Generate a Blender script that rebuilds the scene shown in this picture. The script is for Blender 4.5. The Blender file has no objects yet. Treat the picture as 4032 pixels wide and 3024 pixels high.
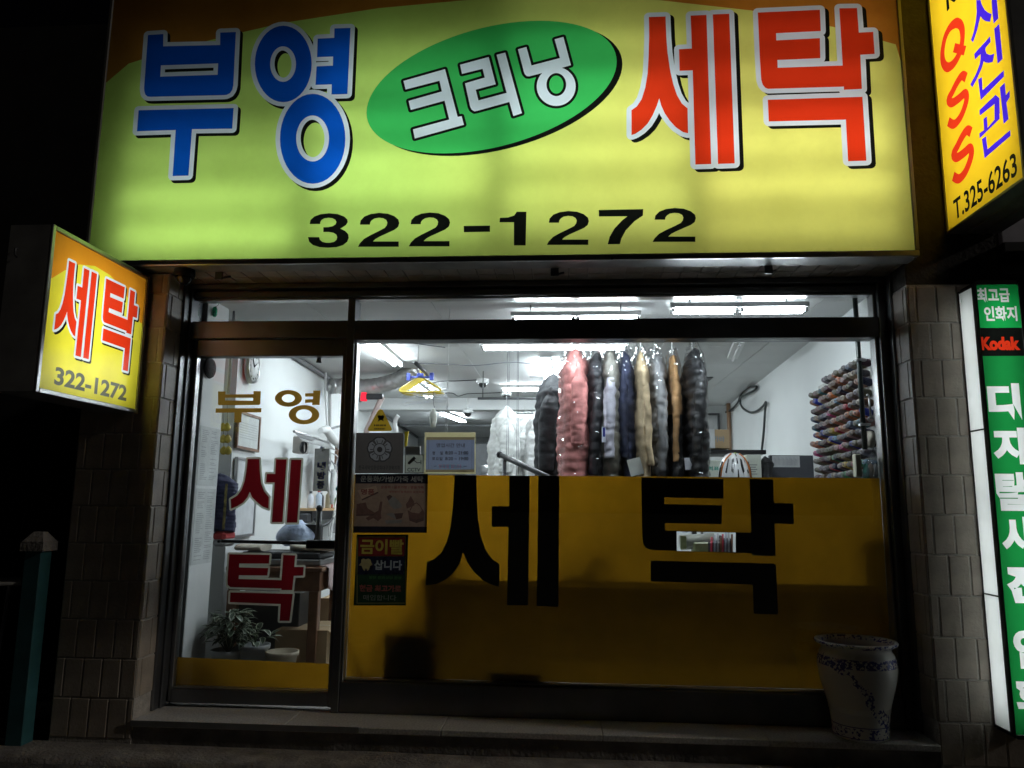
import bpy, bmesh, math, random
import numpy as np
from mathutils import Vector, Matrix, noise as mnoise
from mathutils.geometry import delaunay_2d_cdt

random.seed(7)
scene = bpy.context.scene
COL = scene.collection
R = math.radians

# ------------------------------------------------------------------ camera
PW, PH, PF = 4032.0, 3024.0, 3000.0
yaw, pitch, roll = R(4.05), R(9.01), R(0.57)
CAM = Vector((0.0, -5.0, 1.27))
fw = Vector((-math.sin(yaw)*math.cos(pitch), math.cos(yaw)*math.cos(pitch), math.sin(pitch)))
rt = Vector((math.cos(yaw), math.sin(yaw), 0))
up = rt.cross(fw)
rt2 = math.cos(roll)*rt + math.sin(roll)*up
up2 = -math.sin(roll)*rt + math.cos(roll)*up
cd = bpy.data.cameras.new('camera')
cd.sensor_width = 36.0
cd.lens = 36.0*PF/PW
cd.clip_start = 0.05
cd.clip_end = 600
cam = bpy.data.objects.new('camera', cd)
COL.objects.link(cam)
m3 = Matrix((rt2, up2, -fw)).transposed()
cam.matrix_world = Matrix.Translation(CAM) @ m3.to_4x4()
scene.camera = cam

# ------------------------------------------------------------------ night sky, faint street light, exposure
LAMP_AZ, LAMP_EL = R(82), R(25)      # the street light stands to the front right
world = bpy.data.worlds.new('World')
scene.world = world
world.use_nodes = True
nt = world.node_tree
sky = nt.nodes.new('ShaderNodeTexSky')
sky.sky_type = 'NISHITA'
sky.sun_disc = False
sky.sun_elevation = R(-4)
sky.sun_rotation = R(140)
nt.nodes['Background'].inputs['Strength'].default_value = 0.02
nt.links.new(sky.outputs['Color'], nt.nodes['Background'].inputs['Color'])
sd = bpy.data.lights.new('street_light', 'SUN')
sd.energy = 0.32
sd.angle = R(3.0)
sd.color = (1.0, 0.93, 0.84)
so = bpy.data.objects.new('street_light', sd)
COL.objects.link(so)
ldir = Vector((-math.sin(LAMP_AZ)*math.cos(LAMP_EL), math.cos(LAMP_AZ)*math.cos(LAMP_EL), -math.sin(LAMP_EL)))
so.rotation_euler = ldir.to_track_quat('-Z', 'Y').to_euler()
vs = scene.view_settings
vs.view_transform = 'Standard'
vs.look = 'None'
vs.exposure = 0.0
vs.gamma = 1.0
scene.cycles.use_denoising = True
scene.cycles.max_bounces = 10
scene.cycles.diffuse_bounces = 4
scene.cycles.glossy_bounces = 4
scene.cycles.transmission_bounces = 6
scene.cycles.transparent_max_bounces = 24
scene.cycles.sample_clamp_indirect = 4.0
scene.cycles.caustics_reflective = False
scene.cycles.caustics_refractive = False

INTERIOR = 92.0     # radiance of the shop's fluorescent tubes
SIGN = 6.0          # radiance of the tubes inside the long sign

# ------------------------------------------------------------------ photograph pixel -> point on a plane of the place
def ray(px, py):
    return fw*PF + rt2*(px-PW/2) - up2*(py-PH/2)
def PY(px, py, y0):
    d = ray(px, py); t = (y0-CAM.y)/d.y
    return CAM + d*t
def PX(px, py, x0):
    d = ray(px, py); t = (x0-CAM.x)/d.x
    return CAM + d*t
def PZ(px, py, z0):
    d = ray(px, py); t = (z0-CAM.z)/d.z
    return CAM + d*t
LWA, LWB = -2.53, -0.058          # the left wall of the shop: x = LWA + LWB*y
RWA, RWB = 2.05, 0.046            # the right wall
def PL(px, py, off=0.0, A=LWA, B=LWB):
    d = ray(px, py); t = (A+off+B*CAM.y-CAM.x)/(d.x-B*d.y)
    return CAM + d*t
def PR(px, py, off=0.0):
    return PL(px, py, off, RWA, RWB)

# ------------------------------------------------------------------ materials
MATS = {}
def newmat(name):
    m = bpy.data.materials.new(name); m.use_nodes = True
    n = m.node_tree.nodes; l = m.node_tree.links
    return m, n, l
def mat(name, col=(.5, .5, .5), rough=.5, metal=0.0, var=0.12, scale=9.0, bump=0.0, bscale=40.0, spec=.5, coat=0.0, sheen=0.0, dirt=None, bdist=.02):
    if name in MATS: return MATS[name]
    m, n, l = newmat(name)
    b = n['Principled BSDF']
    tc = n.new('ShaderNodeTexCoord')
    nz = n.new('ShaderNodeTexNoise'); nz.inputs['Scale'].default_value = scale; nz.inputs['Detail'].default_value = 6
    l.new(tc.outputs['Object'], nz.inputs['Vector'])
    rp = n.new('ShaderNodeValToRGB')
    rp.color_ramp.elements[0].position = .3; rp.color_ramp.elements[1].position = .72
    lo = [max(0, c*(1-var)) for c in col]; hi = [min(1, c*(1+var)) for c in col]
    if dirt: lo = dirt
    rp.color_ramp.elements[0].color = (*lo, 1); rp.color_ramp.elements[1].color = (*hi, 1)
    l.new(nz.outputs['Fac'], rp.inputs['Fac'])
    l.new(rp.outputs['Color'], b.inputs['Base Color'])
    b.inputs['Roughness'].default_value = rough
    b.inputs['Metallic'].default_value = metal
    b.inputs['Specular IOR Level'].default_value = spec
    b.inputs['Coat Weight'].default_value = coat
    b.inputs['Sheen Weight'].default_value = sheen
    if bump:
        n2 = n.new('ShaderNodeTexNoise'); n2.inputs['Scale'].default_value = bscale; n2.inputs['Detail'].default_value = 4
        l.new(tc.outputs['Object'], n2.inputs['Vector'])
        bp = n.new('ShaderNodeBump'); bp.inputs['Strength'].default_value = bump; bp.inputs['Distance'].default_value = bdist
        l.new(n2.outputs['Fac'], bp.inputs['Height']); l.new(bp.outputs['Normal'], b.inputs['Normal'])
    MATS[name] = m
    return m
def emit(name, col, strength):
    if name in MATS: return MATS[name]
    m, n, l = newmat(name)
    n.remove(n['Principled BSDF'])
    e = n.new('ShaderNodeEmission'); e.inputs['Color'].default_value = (*col, 1); e.inputs['Strength'].default_value = strength
    l.new(e.outputs[0], n['Material Output'].inputs['Surface'])
    MATS[name] = m
    return m
def lit(name, col, col2=None, axis=0, span=(-3, 2), trans=.8, grime=.08, gscale=3.0):
    """translucent printed sheet, lit by the tubes behind it; col2 = print fades to this colour along an axis"""
    if name in MATS: return MATS[name]
    m, n, l = newmat(name)
    n.remove(n['Principled BSDF'])
    tc = n.new('ShaderNodeTexCoord')
    rgb = n.new('ShaderNodeMixRGB'); rgb.inputs['Color1'].default_value = (*col, 1); rgb.inputs['Color2'].default_value = (*(col2 or col), 1)
    rgb.inputs['Fac'].default_value = 0
    if col2:
        sx = n.new('ShaderNodeSeparateXYZ'); l.new(tc.outputs['Object'], sx.inputs[0])
        mr = n.new('ShaderNodeMapRange'); mr.interpolation_type = 'SMOOTHSTEP'
        mr.inputs['From Min'].default_value = span[0]; mr.inputs['From Max'].default_value = span[1]
        l.new(sx.outputs[axis], mr.inputs['Value']); l.new(mr.outputs[0], rgb.inputs['Fac'])
    nz = n.new('ShaderNodeTexNoise'); nz.inputs['Scale'].default_value = gscale; nz.inputs['Detail'].default_value = 8; nz.inputs['Roughness'].default_value = .65
    l.new(tc.outputs['Object'], nz.inputs['Vector'])
    rp = n.new('ShaderNodeValToRGB'); rp.color_ramp.elements[0].position = .3; rp.color_ramp.elements[1].position = .6
    g = 1-grime
    rp.color_ramp.elements[0].color = (g, g, g*.97, 1); rp.color_ramp.elements[1].color = (1, 1, 1, 1)
    l.new(nz.outputs['Fac'], rp.inputs['Fac'])
    mu = n.new('ShaderNodeMixRGB'); mu.blend_type = 'MULTIPLY'; mu.inputs['Fac'].default_value = 1
    l.new(rgb.outputs[0], mu.inputs['Color1']); l.new(rp.outputs['Color'], mu.inputs['Color2'])
    tr = n.new('ShaderNodeBsdfTranslucent'); df = n.new('ShaderNodeBsdfDiffuse'); gl = n.new('ShaderNodeBsdfGlossy')
    gl.inputs['Roughness'].default_value = .25
    l.new(mu.outputs[0], tr.inputs['Color']); l.new(mu.outputs[0], df.inputs['Color'])
    m1 = n.new('ShaderNodeMixShader'); m1.inputs[0].default_value = trans
    l.new(df.outputs[0], m1.inputs[1]); l.new(tr.outputs[0], m1.inputs[2])
    m2 = n.new('ShaderNodeMixShader'); m2.inputs[0].default_value = .03
    l.new(m1.outputs[0], m2.inputs[1]); l.new(gl.outputs[0], m2.inputs[2])
    l.new(m2.outputs[0], n['Material Output'].inputs['Surface'])
    MATS[name] = m
    return m
def glassmat(name, tint=(.96, .98, .98), refl=1.0, rough=0.0, haze=0.0, bump=0.0, bscale=20.0, dist=.01):
    if name in MATS: return MATS[name]
    m, n, l = newmat(name)
    n.remove(n['Principled BSDF'])
    tr = n.new('ShaderNodeBsdfTransparent'); tr.inputs['Color'].default_value = (*tint, 1)
    gl = n.new('ShaderNodeBsdfGlossy'); gl.inputs['Roughness'].default_value = rough
    fr = n.new('ShaderNodeFresnel'); fr.inputs['IOR'].default_value = 1.45
    mx = n.new('ShaderNodeMath'); mx.operation = 'MULTIPLY'; mx.inputs[1].default_value = refl
    mx.use_clamp = True
    l.new(fr.outputs[0], mx.inputs[0])
    m1 = n.new('ShaderNodeMixShader'); l.new(mx.outputs[0], m1.inputs[0])
    l.new(tr.outputs[0], m1.inputs[1]); l.new(gl.outputs[0], m1.inputs[2])
    out = m1
    tc = n.new('ShaderNodeTexCoord')
    if bump:
        nz = n.new('ShaderNodeTexNoise'); nz.inputs['Scale'].default_value = bscale; nz.inputs['Detail'].default_value = 3
        nz.inputs['Distortion'].default_value = 1.2
        mp = n.new('ShaderNodeMapping'); mp.inputs['Scale'].default_value = (1, 1, 1.1)
        l.new(tc.outputs['Object'], mp.inputs[0]); l.new(mp.outputs[0], nz.inputs['Vector'])
        bp = n.new('ShaderNodeBump'); bp.inputs['Strength'].default_value = bump; bp.inputs['Distance'].default_value = dist
        l.new(nz.outputs['Fac'], bp.inputs['Height']); l.new(bp.outputs[0], gl.inputs['Normal']); l.new(bp.outputs[0], fr.inputs['Normal'])
    if haze:
        df = n.new('ShaderNodeBsdfDiffuse'); df.inputs['Color'].default_value = (.85, .88, .9, 1)
        m2 = n.new('ShaderNodeMixShader'); m2.inputs[0].default_value = haze
        l.new(m1.outputs[0], m2.inputs[1]); l.new(df.outputs[0], m2.inputs[2]); out = m2
    l.new(out.outputs[0], n['Material Output'].inputs['Surface'])
    MATS[name] = m
    return m

M_FRAME = mat('dark stainless steel', (.185, .19, .2), .36, .8, .25, 3, bump=.04, bscale=160)
M_ALU = mat('brushed aluminium', (.42, .42, .42), .32, .9, .2, 6)
M_BLACKM = mat('black painted metal', (.02, .02, .022), .35, .2)
M_TILE = mat('beige wall tile', (.40, .345, .285), .5, 0, .24, 6, bump=.12, bscale=60)
M_GROUT = mat('dirty cement grout', (.46, .43, .39), .9, 0, .25, 20, bump=.3, bscale=80)
M_WALL = mat('white painted wall', (.74, .76, .75), .7, 0, .04, 2.5, bump=.05, bscale=30)
M_CEIL = mat('off white ceiling paint', (.62, .635, .63), .75, 0, .06, 1.6, bump=.05, bscale=25)
M_CONC = mat('worn concrete', (.30, .28, .26), .85, 0, .35, 7, bump=.5, bscale=45)
M_GRANITE = mat('grey granite sill', (.62, .61, .59), .6, 0, .25, 90, bump=.12, bscale=120)
M_WOOD = mat('brown varnished wood', (.17, .085, .045), .45, 0, .3, 12)
M_PLY = mat('pale plywood', (.55, .36, .18), .5, 0, .15, 10)
M_CARD = mat('brown cardboard', (.42, .30, .17), .8, 0, .1, 8)
M_WHITEP = mat('white plastic', (.78, .79, .78), .35, 0, .04)
M_CREAM = mat('cream cloth', (.62, .58, .48), .9, 0, .1, 20, bump=.2)
M_BLACK = mat('black print', (.006, .007, .006), .5, 0, .1)
M_DKGREY = mat('dark grey plastic', (.05, .052, .055), .45)
M_PAPER = mat('white paper', (.76, .77, .76), .8, 0, .03)
M_INK = mat('grey ink', (.16, .17, .19), .8)
M_GLASS = glassmat('clear window glass', refl=.9, haze=.011)
M_BAG = glassmat('thin clear garment bag', (.997, .998, 1.0), refl=.6, rough=.05, haze=.004)
M_POLY = glassmat('thin hazy polythene', (.86, .89, .93), refl=.8, rough=.1, haze=.05, bump=1.0, bscale=30, dist=.04)
M_FILM = lit('yellow translucent window film', (.225, .108, .0045), trans=.85, grime=.26, gscale=3.2)

# ------------------------------------------------------------------ objects, tags, mesh building
def tag(o, label=None, cat=None, group=None, kind=None):
    if label: o['label'] = label
    if cat: o['category'] = cat
    if group: o['group'] = group
    if kind: o['kind'] = kind
    return o
def thing(name, label, cat, loc=(0, 0, 0), group=None):
    o = bpy.data.objects.new(name, None); COL.objects.link(o)
    o.location = loc; o.empty_display_size = .05
    return tag(o, label, cat, group)
def origin(o):
    v = Vector((0, 0, 0))
    while o is not None:
        v += Vector(o.location); o = o.parent
    return v
class MB:
    def __init__(s): s.v = []; s.f = []; s.mi = []; s.smooth = []
    def add(s, vs_, fs_, mi=0, smooth=False):
        k = len(s.v); s.v += [Vector(p) for p in vs_]
        for f in fs_:
            s.f.append([k+i for i in f]); s.mi.append(mi); s.smooth.append(smooth)
        return s
    def box(s, x0, x1, y0, y1, z0, z1, b=0.0, mi=0):
        if x0 > x1: x0, x1 = x1, x0
        if y0 > y1: y0, y1 = y1, y0
        if z0 > z1: z0, z1 = z1, z0
        if b <= 0:
            p = [(x0, y0, z0), (x1, y0, z0), (x1, y1, z0), (x0, y1, z0), (x0, y0, z1), (x1, y0, z1), (x1, y1, z1), (x0, y1, z1)]
            return s.add(p, [(0, 3, 2, 1), (4, 5, 6, 7), (0, 1, 5, 4), (1, 2, 6, 5), (2, 3, 7, 6), (3, 0, 4, 7)], mi)
        bm = bmesh.new(); bmesh.ops.create_cube(bm, size=1)
        for v in bm.verts:
            v.co = Vector((x0+(v.co.x+.5)*(x1-x0), y0+(v.co.y+.5)*(y1-y0), z0+(v.co.z+.5)*(z1-z0)))
        b = min(b, .45*min(x1-x0, y1-y0, z1-z0))
        bmesh.ops.bevel(bm, geom=bm.edges[:], offset=b, segments=1, affect='EDGES', profile=.5)
        bm.verts.index_update()
        s.add([v.co.copy() for v in bm.verts], [[v.index for v in f.verts] for f in bm.faces], mi)
        bm.free(); return s
    def hexa(s, p, mi=0):   # 8 corners: bottom 4 (ccw), top 4
        return s.add(p, [(0, 3, 2, 1), (4, 5, 6, 7), (0, 1, 5, 4), (1, 2, 6, 5), (2, 3, 7, 6), (3, 0, 4, 7)], mi)
    def tube(s, pts, r, n=8, mi=0, cap=True, smooth=True):
        pts = [Vector(p) for p in pts]
        rr = r if isinstance(r, (list, tuple)) else [r]*len(pts)
        rings = []
        t0 = (pts[1]-pts[0]).normalized()
        ref = Vector((0, 0, 1)) if abs(t0.z) < .9 else Vector((1, 0, 0))
        nrm = t0.cross(ref).normalized()
        for i, p in enumerate(pts):
            t = (pts[min(i+1, len(pts)-1)]-pts[max(i-1, 0)]).normalized()
            nrm = (nrm - t*nrm.dot(t)).normalized(); bi = t.cross(nrm)
            rings.append([p+(nrm*math.cos(2*math.pi*k/n)+bi*math.sin(2*math.pi*k/n))*rr[i] for k in range(n)])
        return s.loft(rings, mi, cap, smooth)
    def loft(s, rings, mi=0, cap=True, smooth=True):
        n = len(rings[0]); vs_ = [p for r_ in rings for p in r_]; fs_ = []
        for i in range(len(rings)-1):
            for k in range(n):
                fs_.append((i*n+k, i*n+(k+1) % n, (i+1)*n+(k+1) % n, (i+1)*n+k))
        s.add(vs_, fs_, mi, smooth)
        if cap:
            k = len(s.v)-len(vs_)
            s.f.append([k+j for j in range(n)][::-1]); s.mi.append(mi); s.smooth.append(False)
            s.f.append([k+(len(rings)-1)*n+j for j in range(n)]); s.mi.append(mi); s.smooth.append(False)
        return s
    def lathe(s, prof, c=(0, 0, 0), n=24, mi=0, axis='z', cap=False):
        rings = []
        for r_, h in prof:
            ring = []
            for k in range(n):
                a = 2*math.pi*k/n; u, v = r_*math.cos(a), r_*math.sin(a)
                p = {'z': (u, v, h), 'y': (u, h, v), 'x': (h, u, v)}[axis]
                ring.append(Vector(c)+Vector(p))
            rings.append(ring)
        return s.loft(rings, mi, cap, True)
    def prism(s, poly, y0, y1, mi=0):   # poly in (x,z)
        n = len(poly)
        p = [(a, y0, b) for a, b in poly]+[(a, y1, b) for a, b in poly]
        return s.add(p, [list(range(n))[::-1], [n+i for i in range(n)]]+[(i, (i+1) % n, n+(i+1) % n, n+i) for i in range(n)], mi)
    def build(s, name, mats, parent=None, bevel=0):
        if not isinstance(mats, (list, tuple)): mats = [mats]
        o0 = origin(parent)
        me = bpy.data.meshes.new(name)
        me.from_pydata([p-o0 for p in s.v], [], s.f)
        for m in mats: me.materials.append(m)
        for p, i, sm in zip(me.polygons, s.mi, s.smooth):
            p.material_index = i; p.use_smooth = sm
        bm = bmesh.new(); bm.from_mesh(me); bmesh.ops.recalc_face_normals(bm, faces=bm.faces[:]); bm.to_mesh(me); bm.free()
        o = bpy.data.objects.new(name, me); COL.objects.link(o)
        o.parent = parent
        return o
def struct(name, mb, m):
    return tag(mb.build(name, m), kind='structure')
def seg(a, b, w):      # list of pts resampled
    return [a.lerp(b, i/w) for i in range(w+1)]
def catmull(pts, k=6):
    pts = [Vector(p) for p in pts]; out = []
    P = [pts[0]]+pts+[pts[-1]]
    for i in range(1, len(P)-2):
        for j in range(k):
            t = j/k; a, b, c, d = P[i-1], P[i], P[i+1], P[i+2]
            out.append(.5*((2*b)+(c-a)*t+(2*a-5*b+4*c-d)*t*t+(3*b-a-3*c+d)*t**3))
    out.append(pts[-1]); return out

# ------------------------------------------------------------------ lettering
TXT = {}
FONT_CURVE = bpy.data.curves.new('lettering', 'FONT')
FONT_CURVE.size = 1; FONT_CURVE.resolution_u = 4; FONT_CURVE.space_line = 4
FONT_OBJ = bpy.data.objects.new('lettering', FONT_CURVE)
WORDS = {.012: ['한국세탁업중앙회대구경북지회', '방문 전화상담 환영', '고객', '상의카바', '일요일 쉽니다', '운동화/가방/가죽 세탁', '세탁부터 염색까지 새것처럼', '매입합니다'],
  .02: ['T.325-6263', '영업시간 안내', '운동화 / 골프가방 / 명품가죽', 'CCTV'],
  .033: ['평', '일', '8:20 ~ 21:00', '토요일', '8:20 ~ 19:00', '322-1272', 'Kodak', '삽니다', '럭표', '최고급', '인화지', '금이빨', '현금 최고가로', '명품'],
  .055: ['3', '2', 'Kodak', '냉', '방', '중', '디', '지', '탈', '사', '진', '인', '화']}
def text_tris(s, bold=0.0):
    bold = min(WORDS, key=lambda b: abs(b-bold))
    if (s, bold) not in TXT:
        words = [w for w in WORDS[bold] if (w, bold) not in TXT]
        if s not in words: words.append(s)
        FONT_CURVE.body = '\n'.join(words); FONT_CURVE.offset = bold
        me = bpy.data.meshes.new_from_object(FONT_OBJ)
        vs_ = [(v.co.x, v.co.y) for v in me.vertices]
        tris = {i: [] for i in range(len(words))}
        for p in me.polygons:
            t = [vs_[i] for i in p.vertices]
            if abs(area(t)) > 1e-7: tris[round(-(t[0][1]-.35)/4)].append(t)
        bpy.data.meshes.remove(me)
        for i, w in enumerate(words):
            tr = tris[i]; xs = [p[0] for t in tr for p in t]; ys = [p[1] for t in tr for p in t]
            TXT[(w, bold)] = (tr, min(xs), max(xs), min(ys), max(ys))
    return TXT[(s, bold)]
def text_polys(s, u0, u1, v0, v1, bold=0.0, shear=0.0):
    tr, a, b, c, d = text_tris(s, bold)
    return [[(u0+(x-a)/(b-a)*(u1-u0)+shear*(y-c)/(d-c), v0+(y-c)/(d-c)*(v1-v0)) for x, y in t] for t in tr]
def on_y(y): return lambda u, v: Vector((u, y, v))
def on_x(x): return lambda u, v: Vector((x, u, v))
def flat(name, polys, fn, m, parent):
    mb = MB()
    for p in polys: mb.add([fn(u, v) for u, v in p], [list(range(len(p)))])
    return mb.build(name, m, parent)
def text_on(name, s, rect, fn, m, parent, bold=0.0, shear=0.0):
    return flat(name, text_polys(s, *rect, bold, shear), fn, m, parent)
def rectpx(x0, y0, x1, y1, yp):    # pixel rectangle -> u0,u1,v0,v1 on plane y=yp
    a = PY(x0, y0, yp); b = PY(x1, y1, yp)
    return (a.x, b.x, b.z, a.z)

def ell(cx, cy, rx, ry, n=40): return [(cx+rx*math.cos(2*math.pi*i/n), cy+ry*math.sin(2*math.pi*i/n)) for i in range(n)]
def area(p): return .5*sum(p[i][0]*p[(i+1) % len(p)][1]-p[(i+1) % len(p)][0]*p[i][1] for i in range(len(p)))
def ccw(p): return p if area(p) > 0 else p[::-1]
def grow(poly, w, n=14):
    """strips and discs of half-width w along a polygon's edge"""
    out = []
    for i in range(len(poly)):
        a = Vector(poly[i]); b = Vector(poly[(i+1) % len(poly)]); d = b-a
        if d.length < 1e-6: continue
        nn = Vector((-d.y, d.x)).normalized()*w
        out.append([tuple(a+nn), tuple(a-nn), tuple(b-nn), tuple(b+nn)])
    step = max(1, len(poly)//24)
    for i in range(0, len(poly), step): out.append(ell(poly[i][0], poly[i][1], w, w, n))
    return out
def shift(polys, dx, dy): return [[(u+dx, v+dy) for u, v in p] for p in polys]
def layered(layers):
    """layers: list of (key, [(adds, holes), ...]) from top to bottom; returns key -> triangles, no two overlapping"""
    verts = []; faces = []; owner = []
    for li, (key, comps) in enumerate(layers):
        for ci, (adds, holes) in enumerate(comps):
            for kind, ps in ((0, adds), (1, holes)):
                for p in ps:
                    p = ccw(p); k = len(verts)
                    verts += [Vector(q) for q in p]; faces.append(list(range(k, k+len(p)))); owner.append((li, ci, kind))
    vo, _, fo, _, _, _ = delaunay_2d_cdt(verts, [], faces, 0, 1e-5)
    V = np.array([tuple(v) for v in vo]); T = np.array([f[:3] for f in fo]); cen = V[T].mean(axis=1)
    best = np.full(len(T), 99); hit = {}
    for f, ow in zip(faces, owner):
        P = np.array([tuple(verts[i]) for i in f]); lo = P.min(0); hi = P.max(0)
        idx = np.where((cen[:, 0] >= lo[0]) & (cen[:, 0] <= hi[0]) & (cen[:, 1] >= lo[1]) & (cen[:, 1] <= hi[1]))[0]
        if not len(idx): continue
        x, y = cen[idx, 0], cen[idx, 1]; ins = np.zeros(len(idx), bool)
        for i in range(len(P)):
            (x1, y1), (x2, y2) = P[i], P[(i+1) % len(P)]
            if y1 == y2: continue
            ins ^= ((y1 > y) != (y2 > y)) & (x < (x2-x1)*(y-y1)/(y2-y1)+x1)
        hit.setdefault(ow, np.zeros(len(T), bool))[idx[ins]] = True
    for (li, ci, kind), m in hit.items():
        if kind: continue
        if (li, ci, 1) in hit: m = m & ~hit[(li, ci, 1)]
        best[m] = np.minimum(best[m], li)
    out = {k: [] for k, _ in layers}
    for li, (k, _) in enumerate(layers):
        out[k] = [[tuple(V[i]) for i in t] for t in T[best == li]]
    return out
def tomap(polys, ox, oy, sc, back):
    """crop pixel polygons -> plane coordinates by a back-projection function"""
    return [[back(ox+x*sc, oy+y*sc) for x, y in p] for p in polys]
def print_sheet(t, y, layers):
    """one printed sheet: layers (name, material, polygons) from top to bottom, cut so that none overlap"""
    lay_ = layered([(str(i), [(ps, [])]) for i, (n_, m_, ps) in enumerate(layers)])
    for i, (n_, m_, ps) in enumerate(layers):
        if lay_[str(i)]: flat(n_, lay_[str(i)], on_y(y), m_, t)
def stroke(pts, w):
    pts = [Vector(p) for p in pts]; L = []; Rr = []
    for i, p in enumerate(pts):
        t = (pts[min(i+1, len(pts)-1)]-pts[max(0, i-1)]).normalized(); nn = Vector((-t.y, t.x))
        ww = w[i] if isinstance(w, (list, tuple)) else w
        L.append(tuple(p+nn*ww/2)); Rr.append(tuple(p-nn*ww/2))
    return [[L[i], Rr[i], Rr[i+1], L[i+1]] for i in range(len(pts)-1)]

# ================================================================== the setting
WF = -0.36                 # outer face of the tiled wall
XL, XR = -2.58, 2.07       # shop opening
ZS = -0.02                 # sill level
ZG = -0.155                # pavement level
CZ = 2.70                  # ceiling
def ground_mat():
    m, n, l = newmat('dark worn asphalt')
    b = n['Principled BSDF']; tc = n.new('ShaderNodeTexCoord')
    n1 = n.new('ShaderNodeTexNoise'); n1.inputs['Scale'].default_value = 5; n1.inputs['Detail'].default_value = 9
    n2 = n.new('ShaderNodeTexNoise'); n2.inputs['Scale'].default_value = 90; n2.inputs['Detail'].default_value = 4
    vo = n.new('ShaderNodeTexVoronoi'); vo.feature = 'DISTANCE_TO_EDGE'; vo.inputs['Scale'].default_value = 2.3
    for q in (n1, n2): l.new(tc.outputs['Object'], q.inputs['Vector'])
    mv = n.new('ShaderNodeVectorMath'); mv.operation = 'ADD'
    l.new(tc.outputs['Object'], mv.inputs[0]); l.new(n1.outputs['Color'], mv.inputs[1]); l.new(mv.outputs[0], vo.inputs['Vector'])
    cr = n.new('ShaderNodeMapRange'); cr.inputs['From Max'].default_value = .03
    l.new(vo.outputs['Distance'], cr.inputs['Value'])
    rp = n.new('ShaderNodeValToRGB'); rp.color_ramp.elements[0].color = (.07, .066, .062, 1); rp.color_ramp.elements[1].color = (.2, .19, .18, 1)
    rp.color_ramp.elements[0].position = .3; rp.color_ramp.elements[1].position = .7
    l.new(n1.outputs['Fac'], rp.inputs['Fac']); l.new(rp.outputs['Color'], b.inputs['Base Color'])
    ad = n.new('ShaderNodeMath'); ad.operation = 'MULTIPLY_ADD'; ad.inputs[1].default_value = .35
    l.new(n2.outputs['Fac'], ad.inputs[0]); l.new(cr.outputs[0], ad.inputs[2])
    bp = n.new('ShaderNodeBump'); bp.inputs['Strength'].default_value = .8; bp.inputs['Distance'].default_value = .03
    l.new(ad.outputs[0], bp.inputs['Height']); l.new(bp.outputs[0], b.inputs['Normal'])
    b.inputs['Roughness'].default_value = .8
    return m
M_ASPH = ground_mat()
struct('street', MB().add([(-150, -150, ZG-.03), (150, -150, ZG-.03), (150, -.62, ZG-.03), (-150, -.62, ZG-.03)], [(0, 1, 2, 3)]), M_ASPH)
# pavement edge in front of the step: an uneven strip of old concrete
mb = MB(); N = 120; rows = []
for yi, yy in enumerate((-.36, -.45, -.54, -.60, -.64, -.66)):
    row = []
    for i in range(N+1):
        x = -9+18*i/N
        dz = .006*mnoise.noise((x*3, yy*9, 0))
        jy = .02*mnoise.noise((x*2.1, 5, yi)) if yi > 2 else 0
        z = ZG+dz if yi < 4 else (ZG-.012 if yi == 4 else ZG-.06)
        row.append(Vector((x, yy+jy, z)))
    rows.append(row)
k = N+1
mb.add([p for r_ in rows for p in r_], [(a*k+i, a*k+i+1, (a+1)*k+i+1, (a+1)*k+i) for a in range(5) for i in range(N)], 0, True)
struct('pavement', mb, M_CONC)
back_ground = struct('ground', MB().add([(-150, -.362, ZG-.01), (-3.1, -.362, ZG-.01), (-3.1, 150, ZG-.01), (-150, 150, ZG-.01)], [(0, 1, 2, 3)]), M_ASPH)

# step: granite sill on a concrete riser with a steel nosing
st = thing('door_step', 'low concrete step with grey stone sill under the whole shop front', 'step', (0, -.3, ZG))
MB().box(XL-.5, XR+.62, -.352, -.02, ZG-.05, ZS-.035).build('riser', M_CONC, st)
for i in range(5):
    x0 = XL+.001+i*(XR-XL)/5; x1 = XL+(i+1)*(XR-XL)/5-.001
    MB().box(x0, x1, -.375, -.03, ZS-.035, ZS, .004).build('sill_slab', M_GRANITE, st)
MB().box(XL, -1.2, -.381, -.376, ZS-.03, ZS+.002).build('steel_nosing', M_ALU, st)

# ---- tiled walls: cement body, every tile a piece of its own
def tile_mesh(w, h, d):
    mb_ = MB().box(-w/2, w/2, -d, 0, -h/2, h/2, .004)
    me = bpy.data.meshes.new('tile')
    me.from_pydata(mb_.v, [], mb_.f); me.materials.append(M_TILE); return me
TH, TW, GAP = .228, .1185, .008
TM = {}
def tile(parent, cx, cz, w, h, face='y', y=WF):
    key = (round(w, 3), round(h, 3))
    if key not in TM: TM[key] = tile_mesh(w, h, .009)
    o = bpy.data.objects.new('tile', TM[key]); COL.objects.link(o); o.parent = parent
    o0 = origin(parent); j = random.uniform(-.0012, .0012)
    if face == 'y': o.location = Vector((cx, y+.004+j, cz))-o0
    elif face == '+x': o.location = Vector((y-.0045, cx, cz))-o0; o.rotation_euler = (0, 0, math.pi/2)
    else: o.location = Vector((y+.0045, cx, cz))-o0; o.rotation_euler = (0, 0, -math.pi/2)
    o.rotation_euler.rotate_axis('Y', random.uniform(-.004, .004))
    o.rotation_euler.rotate_axis('X', random.uniform(-.006, .006))
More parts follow.
